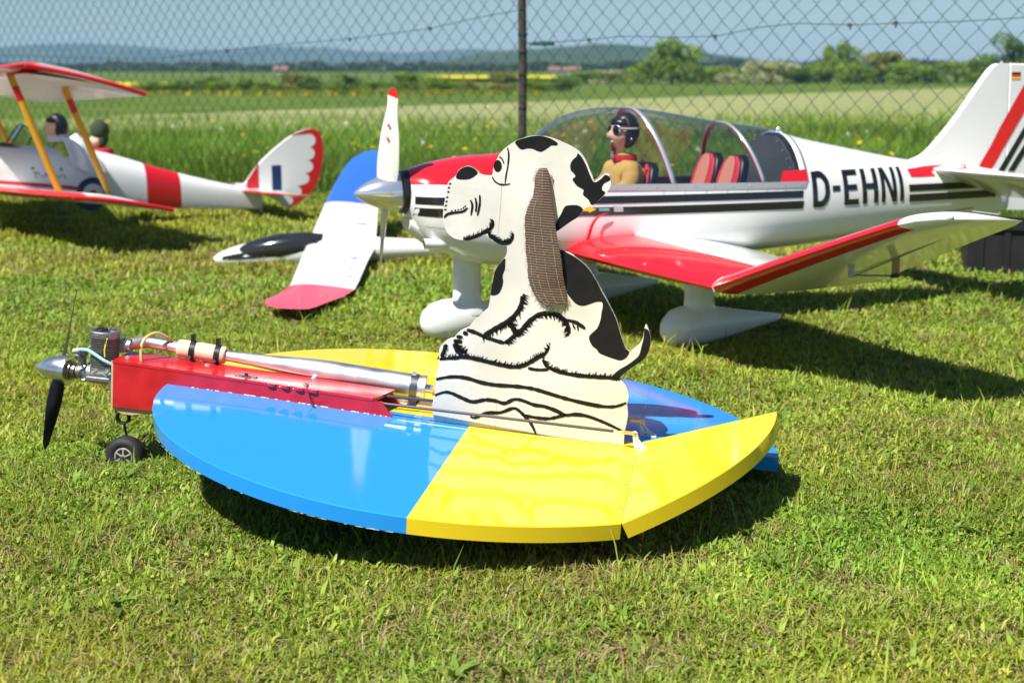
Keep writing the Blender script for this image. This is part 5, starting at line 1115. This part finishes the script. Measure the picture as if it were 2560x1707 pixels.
for k_, m_ in enumerate((BLACKP, mat('flag_red', (.75, .02, .02), .3), mat('flag_gold', (.9, .55, .01), .3))):
    za, zb2 = z1 - (z1 - z0) * k_ / 3, z1 - (z1 - z0) * (k_ + 1) / 3
    mk('flag_bar', *onfin([(x0, zb2), (x1, zb2), (x1, za), (x0, za)]), m_, rudder, False, recalc=False)
mk('fin_light', *lathe([(0, .006), (.008, .006), (.011, .003), (.0115, 0)], 'z', 10, (2.078, 0, .836)), CHROME, rob)
for s in (-1, 1):
    wing_loft('tailplane', [(.02, 1.765, .478, .34, .09, .30), (.30, 1.765, .481, .335, .09, .30), (.56, 1.770, .485, .32, .09, .30), (.60, 1.80, .480, .25, .06, .30)], 0, 0, 0, s, rob, [WHITE, RED])
mk('tail_hatch', *drape([(1.80, .335), (1.95, .343), (1.95, .338), (1.80, .330)], .001), mat('hatch_line', (.30, .30, .30), .6), fus, True, 180)
# undercarriage
def pant(name, x, y, parent, L=.42, hgt=.125):
    """teardrop wheel spat with its leg socket"""
    R0 = []
    prof = [(-.10, .0), (-.098, .014), (-.088, .034), (-.065, .054), (-.03, .064), (.01, .066), (.06, .058), (.13, .044), (.21, .028), (.29, .014), (.315, .008), (.316, 0)]
    for q, r_ in prof:
        zc = .066 + (.012 * max(0, q) / .3); R0.append([(x + q, y + math.cos(t) * r_ * .78, zc + math.sin(t) * r_ * (1.05 if math.sin(t) > 0 else .95)) for t in np.linspace(0, 2 * math.pi, 21)[:-1]])
    o = mk(name, *loft(R0), WHITE, parent)
    mk('tyre', *lathe([(-.018, .030), (-.022, .045), (-.014, .054), (0, .057), (.014, .054), (.022, .045), (.018, .030)], 'y', 24, (x, y, .052)), RUBBER, o); return o
def leg(x, y, ztop_, flare, parent, rx=.046):
    R0 = []
    for z, k in ((.085, 1.9), (.100, 1.55), (.118, 1.2), (.135, 1.02), (.16, 1.0), (ztop_, 1.02)):
        R0.append([(x + math.cos(t) * rx * k, y + math.sin(t) * .030 * min(k, 1.5), z) for t in np.linspace(0, 2 * math.pi, 21)[:-1]])
    return mk('leg', *loft(R0, False), WHITE, parent)
pant('wheel_spat', .01, 0, rob); leg(.062, 0, .262, 1, rob, .044)
for s in (-1, 1): pant('wheel_spat', .622, s * .39, rob); leg(.650, s * .39, .262, 1, rob, .048)
# red ribbon clipped to the side
sp_ = [tuple(q) for q in cr(T['strap'], 4, False)]
rv = []; 
for x, y, z in sp_: rv += [(x, -rside(x, z) - .012, z), (x + .012, -rside(x, z) - .010, z + .001)]
o = mk('red_ribbon', rv, [(2 * i, 2 * i + 1, 2 * i + 3, 2 * i + 2) for i in range(len(sp_) - 1)], mat('red_ribbon', (.72, .03, .04), .6), rob, True, 180); q = o.modifiers.new('s', 'SOLIDIFY'); q.thickness = .002

# ------------------------------------------------------------------ pilot figures
SKIN = mat('doll_skin', (.85, .50, .36), .45, spec=.4); LEATHER = mat('black_leather', (.014, .014, .016), .35)
def ell(c, r, n=14, m_=10, f=None):
    R0 = []
    for i in range(m_ + 1):
        t = -math.pi / 2 + math.pi * i / m_
        q = []
        for j in range(n):
            a = 2 * math.pi * j / n; p = [math.cos(t) * math.cos(a) * r[0], math.cos(t) * math.sin(a) * r[1], math.sin(t) * r[2]]
            if f: p = f(*p)
            q.append((c[0] + p[0], c[1] + p[1], c[2] + p[2]))
        R0.append(q)
    return loft(R0, False)
def skinned(name, pts, edges, radii, m_, parent, root=0):
    me = bpy.data.meshes.new(name); me.from_pydata(pts, edges, []); o = link(bpy.data.objects.new(name, me), parent)
    o.modifiers.new('skin', 'SKIN'); me.skin_vertices or None
    sv = me.skin_vertices[0].data
    for i, r_ in enumerate(radii): sv[i].radius = r_ if isinstance(r_, tuple) else (r_, r_); sv[i].use_root = (i == root)
    q = o.modifiers.new('sub', 'SUBSURF'); q.levels = 2; q.render_levels = 2; me.materials.append(m_); o.modifiers['skin'].use_smooth_shade = True; return o
def head_parts(o, hx, hy, hz, k, goggles=True, helmet=LEATHER):
    """face looking along -x, scaled by k (head height about .1 k)"""
    def face(x, y, z):
        x, y, z = x / k, y / k, z / k
        fx = x
        if x < 0:
            if z < -.012: fx = x * (1 - .25 * min(1, (-.012 - z) / .04)) - .004
            fx -= .016 * math.exp(-((y) / .007) ** 2 - ((z + .006) / .011) ** 2)          # nose
            fx += .006 * math.exp(-((abs(y) - .016) / .009) ** 2 - ((z - .008) / .007) ** 2)  # eye sockets
            fx -= .005 * math.exp(-((y) / .016) ** 2 - ((z + .040) / .008) ** 2)          # chin
            fx -= .003 * math.exp(-((y) / .014) ** 2 - ((z + .026) / .004) ** 2)          # lips
        yy = y * (1 - .28 * max(0, -z - .01) / .045)
        return (fx * k, yy * k, z * k)
    mk('face', *ell((hx, hy, hz), (.040 * k, .035 * k, .052 * k), 28, 26, face), SKIN, o, True, 180)
    mk('mouth', *ell((hx - .0385 * k, hy, hz - .027 * k), (.004 * k, .010 * k, .0032 * k), 10, 6), mat('lips', (.75, .62, .58), .4), o, True, 180)
    def hel(x, y, z): return (x if x > -.012 * k or z > .03 * k else -.012 * k + (x + .012 * k) * .15, y, z)
    mk('flying_helmet', *ell((hx + .007 * k, hy, hz + .006 * k), (.045 * k, .0425 * k, .055 * k), 26, 22, hel), helmet, o, True, 60)
    mk('helmet_brim', *ell((hx - .012 * k, hy, hz + .030 * k), (.028 * k, .037 * k, .016 * k), 18, 12), helmet, o, True, 180)
    for s in (-1, 1): mk('ear_pad', *ell((hx + .006 * k, hy + s * .039 * k, hz - .012 * k), (.018 * k, .008 * k, .026 * k), 12, 10), helmet, o, True, 180)
    if goggles:
        for s in (-1, 1):
            g = mk('goggle_lens', *ell((hx - .0345 * k, hy + s * .0165 * k, hz + .007 * k), (.007 * k, .0155 * k, .0140 * k), 16, 10), mat('dark_lens', (.01, .01, .012), .05), o, True, 180)
            mk('goggle_rim', *tube([(hx - (.034 - .010 * (abs(math.cos(t)) if math.cos(t) * s > 0 else 0)) * k, hy + (s * .0165 + .0165 * math.cos(t)) * k, hz + (.007 + .0150 * math.sin(t)) * k) for t in np.linspace(0, 6.283, 22)], .0022 * k, 6), CHROME, g)
        mk('goggle_strap', *tube([(hx + .047 * k * math.cos(t) + .004 * k, hy + .044 * k * math.sin(t), hz + .012 * k) for t in np.linspace(-2.3, 2.3, 24)], .0042 * k, 6), mat('strap_grey', (.25, .25, .26), .5), o)
        for s in (-1, 1): mk('strap_stud', *ell((hx + .004 * k, hy + s * .0475 * k, hz - .018 * k), (.004 * k, .003 * k, .004 * k), 8, 6), CHROME, o, True, 180)
pil = thing('pilot_figure', tuple(Matrix.Rotation(rad(23), 3, 'Z') @ Vector((.540, -.078, .395)) + Vector(RN)), (0, 0, rad(23)), 'pilot doll in yellow jacket with red collar, black helmet and goggles inside the clear canopy', 'figure')
JACK = mat('yellow_jacket', (.66, .40, .11), .9, var=.15, vscale=60, bump=.3, bscale=300)
pts = [(0.01, 0, .0), (.015, 0, .05), (.010, 0, .105), (.012, 0, .145), (.016, 0, .175),
       (.010, -.062, .116), (-.006, -.080, .066), (-.085, -.066, .050), (-.135, -.045, .060), (.010, .062, .116), (-.006, .080, .066), (-.085, .066, .050), (-.135, .045, .060), (-.06, -.035, .005), (-.06, .035, .005)]
body = skinned('body', pts, [(0, 1), (1, 2), (2, 3), (3, 4), (2, 5), (5, 6), (6, 7), (7, 8), (2, 9), (9, 10), (10, 11), (11, 12), (0, 13), (0, 14)],
   [(.055, .065), (.055, .066), (.056, .070), (.034, .040), (.020, .020), .038, .032, .026, .018, .038, .032, .026, .018, .036, .036], JACK, pil)
hx, hy, hz = .010, 0, .234
head_parts(pil, hx, hy, hz, 1.02)
mk('collar', *loft([[(.016 + math.cos(t) * r_ * 1.05, math.sin(t) * r_, z) for t in np.linspace(0, 6.283, 19)[:-1]] for z, r_ in ((.146, .036), (.152, .038), (.160, .036), (.166, .034), (.167, .030), (.155, .026))], False), mat('red_collar', (.55, .02, .03), .9), pil)
mk('zip_pull', *boxm(-.036, -.030, -.014, -.010, .158, .178), CHROME, pil)
mk('chest_strap', *tube([tuple(q) for q in cr([(.055, -.052, .150), (.01, -.060, .128), (-.018, -.048, .092), (-.024, -.030, .060), (-.026, -.022, .030)], 4, False)], .004, 6), mat('strap_black', (.03, .03, .03), .6), pil)
mk('strap_ring', *ell((-.026, -.028, .052), (.004, .006, .008), 10, 8), CHROME, pil)

# ------------------------------------------------------------------ red and white biplane
TB = (-1.40, 7.95, 0)
bip = thing('model_aircraft', TB, (0, 0, rad(30)), 'white biplane with red wing edges, yellow struts and scalloped red rudder at the left edge', 'model aircraft')
BWHT = mat('white_doped_fabric', (.78, .79, .79), .3, coat=.2); BRED = mat('red_doped_fabric', (.62, .012, .02), .3, coat=.2); STRUT = mat('orange_yellow_strut', (.72, .36, .02), .35); NAVY = mat('navy_paint', (.012, .03, .11), .35)
bt = nspl([-2.15, -1.95, -1.70, -1.455, -1.20, -1.05, -.909, -.642, -.255, -.10, 0], [.40, .47, .475, .452, .425, .415, .396, .317, .206, .170, .150])
bb = nspl([-2.15, -1.95, -1.70, -1.455, -1.1, -.909, -.642, -.255, 0], [.28, .24, .21, .195, .165, .140, .092, .062, .045])
bw = nspl([-2.15, -1.95, -1.5, -1.1, -.642, -.255, 0], [.07, .115, .125, .125, .09, .045, .014])
def bring(x):
    zb, zt, w_ = bb(x), bt(x), bw(x); h = zt - zb
    half = [(x, 0, zb), (x, -w_ * .6, zb), (x, -w_ * .93, zb + h * .04), (x, -w_, zb + h * .16), (x, -w_, zb + h * .45), (x, -w_ * .98, zb + h * .62), (x, -w_ * .86, zb + h * .80), (x, -w_ * .6, zb + h * .93), (x, -w_ * .3, zb + h * .985), (x, 0, zt)]
    return half + [(a, -b, c) for a, b, c in half[-2:0:-1]]
bxs = sorted(set(list(np.linspace(-2.15, 0, 34)) + [-.665, -.475])); rg = [bring(x) for x in bxs]; n = len(rg[0]); v, f = loft(rg); mi = []
for i in range(len(bxs) - 1): mi += [1 if -.665 <= .5 * (bxs[i] + bxs[i + 1]) <= -.475 else 0] * n
bf = mk('fuselage', v, f, [BWHT, BRED], bip, True, 30, mi + [0, 0])
def bside(x, z):
    zb, zt, w_ = bb(x), bt(x), bw(x); t = (z - zb) / (zt - zb)
    return w_ * float(np.interp(t, [0, .04, .16, .45, .62, .80, .93, .985, 1], [.6, .93, 1, 1, .98, .86, .6, .3, 0]))
def disc_patch(cx, cz, r0, r1, off, n=28):
    v = []; f = []
    for k in range(n):
        a = 2 * math.pi * k / n
        for r_ in (r0, r1): x, z = cx + math.cos(a) * r_, cz + math.sin(a) * r_; v.append((x, -bside(x, z) - off, z))
    for k in range(n): j = (k + 1) % n; f.append((2 * k, 2 * k + 1, 2 * j + 1, 2 * j))
    return v, f
RC = (-.955, .178)
mk('roundel_ring', *disc_patch(*RC, .055, .088, .002), NAVY, bf, True, 180); mk('roundel_centre', *disc_patch(*RC, .0005, .022, .0025), BRED, bf, True, 180)
def bstrip(pts, wd, off=.002): 
    return patch(stroke(pts, wd, 0, random.Random(1)), lambda a, b: (a, -bside(a, b) - off, b))
mk('red_flash', *bstrip([(-1.75, .290), (-1.45, .262), (-1.15, .228), (-1.02, .210)], .018), BRED, bf, False, recalc=False)
mk('red_flash', *bstrip([(-1.75, .235), (-1.55, .352), (-1.50, .385)], .05), BRED, bf, False, recalc=False)
script = [[(-1.235 + .012 * i + .006 * math.cos(i * 2.2), .290 - .004 * i * .4 + .010 * math.sin(i * 1.9)) for i in range(14)], [(-1.24, .30), (-1.235, .27)], [(-1.25, .302), (-1.22, .300)]]
for s in script: mk('handwriting', *bstrip(s, .0035), mat('pen_black', (.05, .05, .06), .6), bf, False, recalc=False)
for q in ((-1.43, .345), (-1.25, .322), (-1.11, .312)): mk('screw', *disc_patch(q[0], q[1], .0005, .008, .003, 8), mat('brass_screw', (.25, .2, .08), .4, metal=.8), bf, True, 180)
# wings
def bwing(name, rx, rz, tx, tz, y0, y1, ch, inc, s):
    secs = []
    for t in (0, .2, .4, .6, .8, .95, .985, 1.0):
        y = y0 + (y1 - y0) * t; e = 1 if t < .97 else (.9 if t < .99 else .7)
        secs.append((y, rx + (tx - rx) * t + ch * (1 - e) * .35, rz + (tz - rz) * t, ch * e, .095 if t < .97 else .05, inc))
    return wing_loft(name, secs, .16, .12, 9, s, bip, [BWHT, BRED])
for s in (-1, 1):
    lo = bwing('lower_wing', -1.52, .225, -1.350, .276, .10, 1.36, .46, .17, s)
    hi = bwing('upper_wing', -1.70, .775, -1.515, .834, .0, 1.36, .535, .24, s)
    # red tip edge and undersurface pattern
    for w_, tx, tz in ((lo, -1.350, .276), (hi, -1.515, .834)):
        ch_, in_ = (.46, .17) if w_ is lo else (.535, .24)
        e = [(tx + ch_ * c * math.cos(in_) + .0, s * (1.362 - .02 * (c > .9)), tz - ch_ * c * math.sin(in_) + .010 * math.sin(math.pi * c)) for c in np.linspace(.02, .99, 12)]
        mk('tip_edge', *tube(e, .010, 8), BRED, w_)
    if s < 0:
        pa_ = [[(-1.50 + a, b) for a, b in ((0, -1.33), (.30, -1.33), (.06, -1.05), (0, -1.1))], [(-1.56 + a, b) for a, b in ((.03, -.95), (.10, -.80), (.04, -.62))]]
        for P_ in pa_:
            mk('red_underside_flash', *patch([P_], lambda a, b: (a, b, .832 - (a + 1.505 - .195 * (b + 1.36) / -1.36 * -1) * .27 * .6 - .028 - .062 * (b + 1.36) / 1.36)), BRED, hi, False)
    for (xl, xu, y) in ((-1.335 + .06, -1.505 + .05, -1.02), (-1.335 + .29, -1.505 + .28, -1.02)):
        t = (1.02 - .1) / 1.26; a = (xl - .165 * (1 - t), s * 1.02, .276 - .051 * (1 - t) - (xl + 1.335) * .17 + .012); tu = 1.02 / 1.36
        b = (xu - .195 * (1 - tu), s * 1.02, .832 - .062 * (1 - tu) - (xu + 1.505) * .266 - .006)
        A, B_ = Vector(a), Vector(b); m1 = A + (B_ - A) * .78; m2 = A + (B_ - A) * .90
        st_o = mk('strut', *tube([A, m1], .0155, 10), STRUT, bip); mk('red_band', *tube([m1, m2], .0160, 10), BRED, st_o); mk('strut_end', *tube([m2, B_], .0155, 10), STRUT, st_o)
for y in (-.07, .07): mk('cabane_strut', *tube([(-1.42, y, .44), (-1.50, y * 1.1, .745)], .009, 8), STRUT, bip)
mk('nose_cowl', *lathe([(-2.24, .03), (-2.235, .055), (-2.20, .075), (-2.15, .082)], 'x', 24, (0, 0, .335)), BRED, bip)
for k in range(2): blade('propeller_blade', .27, .01, [.03, .04, .05, .045, .036, .022, .006], (40, 18), .2, rad(35) + math.pi * k, (-2.26, 0, .335), mat('varnished_wood', (.30, .14, .05), .25, coat=.4), bip)
mk('prop_hub', *lathe([(-2.285, 0), (-2.284, .02), (-2.25, .026), (-2.235, .026)], 'x', 16, (0, 0, .335)), CHROME, bip)
# tail
rudo = [(-.135, .155), (-.10, .19), (-.02, .285), (.06, .355), (.13, .405), (.20, .448), (.285, .478), (.35, .476), (.385, .43), (.392, .35), (.378, .26), (.345, .175), (.28, .10), (.17, .045), (.12, .075), (.07, .10), (0, .13)]
rudo = [(a * .95, b) for a, b in rudo]
ro = [tuple(q) for q in cr(rudo, 4)]
rd = bev(slab('fin_and_rudder', ro, lambda a, b, d: (a, d, b), -.010, .010, BWHT, bip), .004, 2, 40)
edge = cr([(.19, .448), (.285, .478), (.35, .476), (.385, .43), (.392, .35), (.378, .26), (.345, .175), (.28, .10), (.17, .045)], 5, False)
inner = []
for (cx, cz, r_) in ((.30, .418, .046), (.296, .345, .043), (.285, .272, .041), (.262, .205, .038), (.215, .135, .034), (.165, .085, .028)):
    inner += [(cx + r_ * math.cos(t), cz + r_ * .86 * math.sin(t)) for t in np.linspace(1.35, -1.35, 7)]
redp = [(a * .95, b) for a, b in ([tuple(q) for q in edge] + inner[::-1] + [(.25, .452)])]
mk('scalloped_red_edge', *patch([redp], lambda a, b: (a, -.0112, b)), BRED, rd, False, recalc=False)
for x0, x1, z0_, z1_, m_ in ((-.085, -.015, .16, .30, BRED), (.062, .118, .145, .285, NAVY)):
    pl = [(x0, z0_), (x1, z0_), (x1, z1_), (x0, min(z1_, .205) if m_ is BRED else z1_)]
    mk('fin_flash', *patch([pl], lambda a, b: (a, -.0112, b)), m_, rd, False, recalc=False)
for s in (-1, 1): wing_loft('tailplane', [(.01, -.12, .150, .24, .06, .10), (.25, -.10, .155, .25, .06, .10), (.40, -.04, .157, .20, .05, .10), (.44, .04, .155, .10, .03, .10)], .12, .12, 9, s, bip, [BWHT, BRED])
mk('tail_skid', *tube([(-.02, 0, .06), (.0, 0, .03), (.02, 0, .0)], .007, 8), mat('skid_grey', (.5, .5, .5), .4), bip)
for s in (-1, 1):
    whl = mk('wheel', *lathe([(-.025, .02), (-.032, .055), (-.02, .075), (0, .08), (.02, .075), (.032, .055), (.025, .02)], 'y', 28, (-1.66, s * .24, .078)), RUBBER, bip)
    mk('wheel_disc', *lathe([(s * .028, .0), (s * .030, .045), (s * .026, .05)], 'y', 20, (-1.66, s * .24, .078)), BWHT, whl)
    mk('gear_leg', *join(tube([(-1.66, s * .24, .078), (-1.62, s * .08, .19)], .011, 8)), STRUT, bip)
    mk('gear_leg', *tube([(-1.66, s * .24, .078), (-1.40, s * .08, .16)], .009, 8), STRUT, bip)
# cockpit coamings and windscreens
for x in (-1.36, -1.02): mk('cockpit_opening', [(x + .085 * math.cos(t), .075 * math.sin(t), bt(x) + .004 + .0 * t) for t in np.linspace(0, 6.283, 21)[:-1]], [tuple(range(20))], mat('cockpit_black', (.02, .02, .02), .7), bip, False)
WSG = clear('windscreen_plastic', (.75, .78, .8), 1.4, .05)
ws = mk('windscreen', [(-1.34, -.07, .435), (-1.34, .07, .435), (-1.27, .06, .535), (-1.27, -.06, .535), (-1.26, -.095, .44), (-1.22, -.085, .50)], [(0, 1, 2, 3), (0, 3, 5, 4)], WSG, bip, False)
mk('windscreen_frame', *join(tube([(-1.34, -.07, .435), (-1.27, -.06, .535), (-1.27, .06, .535), (-1.34, .07, .435)], .004, 6), tube([(-1.26, -.095, .44), (-1.22, -.085, .50), (-1.27, -.06, .535)], .004, 6)), BLKPL, ws)
mk('headrest', *ell((-1.46, .02, .47), (.05, .05, .05), 12, 10), BLKPL, bip, True, 180)
# its crew and scarf
def bworld(p): return tuple(Matrix.Rotation(rad(30), 3, 'Z') @ Vector(p) + Vector(TB))
def crew(p, label, jacket, helmet, goggles, k, extra=None):
    o = thing('pilot_figure', bworld(p), (0, 0, rad(30)), label, 'figure')
    skinned('body', [(0, 0, -.06), (0, 0, 0), (0, 0, .05), (0, 0, .085), (.01, -.065, .035), (.0, -.085, -.03), (-.06, -.07, -.06), (.01, .065, .035), (0, .085, -.03), (-.06, .07, -.06)], [(0, 1), (1, 2), (2, 3), (2, 4), (4, 5), (5, 6), (2, 7), (7, 8), (8, 9)],
            [(.05, .06), (.05, .062), (.046, .056), (.026, .026), .032, .026, .02, .032, .026, .02], jacket, o)
    head_parts(o, -.012, 0, .145, k, goggles, helmet); return o
c1 = crew((-1.085, 0, .372), 'pilot doll in green-yellow jacket and black helmet in the rear cockpit of the biplane', mat('lime_jacket', (.45, .55, .10), .85), LEATHER, False, 1.22)
mk('collar', *loft([[(math.cos(t) * r_ - .005, math.sin(t) * r_, z) for t in np.linspace(0, 6.283, 17)[:-1]] for z, r_ in ((.075, .058), (.098, .060), (.112, .05), (.112, .04))], False), mat('white_fleece', (.70, .72, .74), .9), c1)
c2 = crew((-.83, .16, .30), 'second doll seen behind the biplane deck in a dark green knitted cap and red scarf', mat('dark_jacket', (.04, .05, .05), .9), mat('green_knit', (.03, .05, .025), .95, bump=.4, bscale=200), False, 1.0)
mk('knitted_cap', *ell((-.005, 0, .190), (.050, .050, .060), 18, 14), bpy.data.materials['green_knit'], c2, True, 180)
mk('red_scarf', *loft([[(math.cos(t) * r_, math.sin(t) * r_, z) for t in np.linspace(0, 6.283, 17)[:-1]] for z, r_ in ((.055, .060), (.075, .066), (.095, .060), (.10, .045))], False), mat('red_wool', (.45, .02, .03), .95), c2)
sc_v = []; NU_, NV_ = 18, 9
for i in range(NU_):
    t = i / (NU_ - 1)
    for j in range(NV_):
        s = j / (NV_ - 1) - .5; x = -1.035 + .075 * t + (.11 + .07 * t) * s; z = .475 - .185 * t - .05 * s * t + .012 * math.sin(9 * s + 5 * t)
        y = -.055 - .075 * math.sin(min(1, t * 1.5) * math.pi / 2) - .016 * math.sin(13 * s + 3 * t) - .02 * math.cos(s * math.pi)
        sc_v.append((x, min(y, -bside(x, min(z, bt(x) - .01)) - .014) if z < bt(x) else y, z))
scarf = mk('scarf', [bworld(p) for p in sc_v], [(i * NV_ + j, i * NV_ + j + 1, (i + 1) * NV_ + j + 1, (i + 1) * NV_ + j) for i in range(NU_ - 1) for j in range(NV_ - 1)], mat('white_silk', (.78, .79, .82), .6), None, True, 180)
tag(scarf, 'white cloth scarf trailing from the pilot over the biplane side', 'scarf'); q = scarf.modifiers.new('s', 'SOLIDIFY'); q.thickness = .004

# ------------------------------------------------------------------ glider lying on the grass
gl = thing('model_glider', (-.70, 5.98, 0), (0, 0, rad(2)), 'white model glider with red and blue wing tips and black cockpit lying on the grass', 'model glider')
GW = mat('glider_white', (.80, .81, .82), .28, coat=.3); GR = mat('glider_red', (.80, .075, .12), .3, coat=.3); GB = mat('glider_blue', (.03, .14, .62), .3, coat=.3); GK = mat('glider_black', (.02, .02, .022), .12, coat=.5)
gs = [(-.56, .004, .030), (-.545, .020, .030), (-.50, .036, .036), (-.42, .052, .046), (-.30, .066, .058), (-.16, .070, .066), (0, .062, .070), (.14, .048, .072), (.30, .036, .074), (.55, .030, .080), (.95, .022, .092), (1.15, .016, .10)]
rgs = [[(x, math.cos(t) * r_ * .8, zc + math.sin(t) * r_) for t in np.linspace(0, 2 * math.pi, 21)[:-1]] for x, r_, zc in gs]
gf = mk('fuselage', *loft(rgs), GW, gl)
cn = []
for x, r_, zc in [(-.49, .010, .052), (-.46, .028, .056), (-.38, .050, .066), (-.28, .062, .078), (-.18, .058, .088), (-.10, .042, .096), (-.03, .012, .102)]: cn.append([(x, math.cos(t) * r_ * 1.05, zc + math.sin(t) * r_ * .95) for t in np.linspace(0, 2 * math.pi, 19)[:-1]])
mk('cockpit_hood', *loft(cn), GK, gl)
sd = []
for x in np.linspace(-.52, -.20, 12):
    t = (x + .52) / .32; zc = .030 + .016 * t; h = .012 * math.sin(math.pi * min(1, t * .9 + .1)); r_ = float(np.interp(x, [a for a, b, c in gs], [b for a, b, c in gs])); zz = float(np.interp(x, [a for a, b, c in gs], [c for a, b, c in gs]))
    for dz in (h + .006, -h):
        z = zz + dz; sd.append((x, -.8 * math.sqrt(max(1e-6, r_ ** 2 - dz ** 2)) - .0015, z))
mk('black_side_flash', sd, [(2 * i, 2 * i + 1, 2 * i + 3, 2 * i + 2) for i in range(11)], GK, gl, False)
def gwing(s, secs, mats_, splits, lab):
    rings = []
    for (y, lx, lz, ch, t) in secs:
        yt = foil(0, t, None); q = []
        for c, sg in [(c, 1) for c in CU] + [(c, -1) for c in CLo]: q.append((lx + c * ch, y, lz + sg * yt(c) * ch * (1.2 if sg > 0 else .6) - .04 * c * ch))
        rings.append(q)
    v, f = loft(rings); n_ = len(rings[0]); mi = []
    for i in range(len(secs) - 1): mi += [1 if abs(secs[i][0]) >= splits - 1e-6 else 0] * n_
    o = mk('wing_panel', v, f, mats_, gl, True, 40, mi + [0, 1]); o['label'] = lab; return o
near = [(-.03, -.165, .088, .285, .10), (-.35, -.155, .072, .265, .10), (-.75, -.140, .054, .245, .10), (-.90, -.136, .046, .236, .10), (-.902, -.136, .046, .236, .10), (-1.10, -.148, .052, .225, .10), (-1.27, -.172, .058, .205, .09), (-1.37, -.155, .060, .165, .08), (-1.43, -.105, .060, .095, .05), (-1.45, -.06, .060, .03, .03)]
nw = gwing(-1, near, [GW, GR], .902, 'near wing half, white with a red tip resting on the grass')
far_ = [(.03, -.165, .088, .285, .10), (.35, -.155, .150, .265, .10), (.62, -.147, .200, .247, .10), (.622, -.147, .200, .247, .10), (.95, -.130, .262, .222, .10), (1.20, -.108, .318, .190, .09), (1.36, -.075, .36, .145, .08), (1.42, -.02, .39, .075, .05), (1.435, .02, .40, .03, .03)]
fw = gwing(1, far_, [GW, GB], .622, 'far wing half, white with a raised blue tip')
for y in (-.32, -.70): mk('servo_cover', *ell((.03, y, .100 + .062 * (y + .03)), (.05, .010, .006), 12, 8), mat('servo_cream', (.72, .70, .60), .5), nw, True, 180)
mk('servo_cover', *ell((.03, .30, .152), (.05, .010, .006), 12, 8), bpy.data.materials['servo_cream'], fw, True, 180)
mk('aileron_line', *tube([(.052, -.10, .098), (.056, -.5, .074), (.052, -.88, .052)], .0012, 4), mat('line_grey', (.45, .45, .46), .7), nw)
mk('aileron_line', *tube([(.052, .10, .112), (.056, .34, .160), (.052, .60, .208)], .0012, 4), bpy.data.materials['line_grey'], fw)
mk('navy_winglet', *slab('navy_winglet', [(-.03, .0), (.10, .0), (.09, .02), (-.02, .022)], lambda a, b, d: (a, -1.36 + d - .1 * a, .004 + b), 0, .006, NAVY, gl).data.vertices and ([(-.02, -1.37, .006), (.06, -1.33, .006), (.06, -1.335, .022), (-.02, -1.375, .022)], [(0, 1, 2, 3)]), NAVY, gl, False)
mk('tail_fin', *loft([[(1.00 + a * .14 + .03 * (z - .1), (.006 * math.sin(math.pi * a)) * sg, z) for a, sg in [(0, 0), (.3, 1), (.7, 1), (1, 0), (.7, -1), (.3, -1)]] for z in (.10, .22, .30)]), GW, gl)

# ------------------------------------------------------------------ black crate by the tail
CR = mat('black_crate_plastic', (.007, .007, .008), .5, var=.2, vscale=12)
cra = thing('crate', (2.32, 5.78, 0), (0, 0, rad(-14)), 'black plastic crate with a sticker behind the white tail on the right', 'crate')
mk('crate_wall', *boxm(-.45, .45, -.20, -.185, .0, .20), CR, cra); mk('crate_wall', *boxm(-.45, .45, .185, .20, .0, .20), CR, cra)
mk('crate_wall', *boxm(-.45, -.435, -.185, .185, .0, .20), CR, cra); mk('crate_wall', *boxm(.435, .45, -.185, .185, .0, .20), CR, cra); mk('crate_floor', *boxm(-.435, .435, -.185, .185, .0, .015), CR, cra)
for x in np.linspace(-.40, .40, 9): mk('crate_rib', *boxm(x - .012, x + .012, -.208, -.2005, .02, .185), CR, cra)
mk('crate_rim', *boxm(-.46, .46, -.215, -.2005, .188, .203), CR, cra); mk('orange_handle', *boxm(-.08, .10, -.222, -.2155, .190, .203), mat('orange_plastic', (.75, .12, .03), .4), cra)
stk = mk('sticker', *boxm(-.075, .02, -.2105, -.2085, .06, .16), mat('sticker_white', (.62, .62, .62), .5), cra, False)
for k_ in range(3): mk('sticker_block', *boxm(-.066, -.015, -.2112, -.2107, .072 + .028 * k_, .088 + .028 * k_), mat('sticker_orange' if k_ < 2 else 'sticker_dark', (.7, .25, .05) if k_ < 2 else (.1, .1, .1), .5), stk, False)

# ------------------------------------------------------------------ a bird far off
bd = mk('bird', [(0, -.18, 0), (.06, 0, 0), (0, .2, 0), (-.06, 0, 0), (.5, .02, .16), (-.5, .02, .14), (.22, .05, .10), (-.22, .05, .09), (0, .02, .06), (0, .0, -.06)],
        [(0, 1, 8), (1, 2, 8), (2, 3, 8), (3, 0, 8), (0, 9, 1), (1, 9, 2), (2, 9, 3), (3, 9, 0), (1, 4, 6), (3, 7, 5), (8, 1, 6), (8, 7, 3)], mat('bird_dark', (.05, .05, .055), .8), None, False, recalc=False)
bd.location = ((1773 - 1176) / 3267 * 240, 240, .83 + (151.5 - 83) / 3267 * 240); tag(bd, 'tiny dark bird flying in the pale sky right of the post', 'bird')
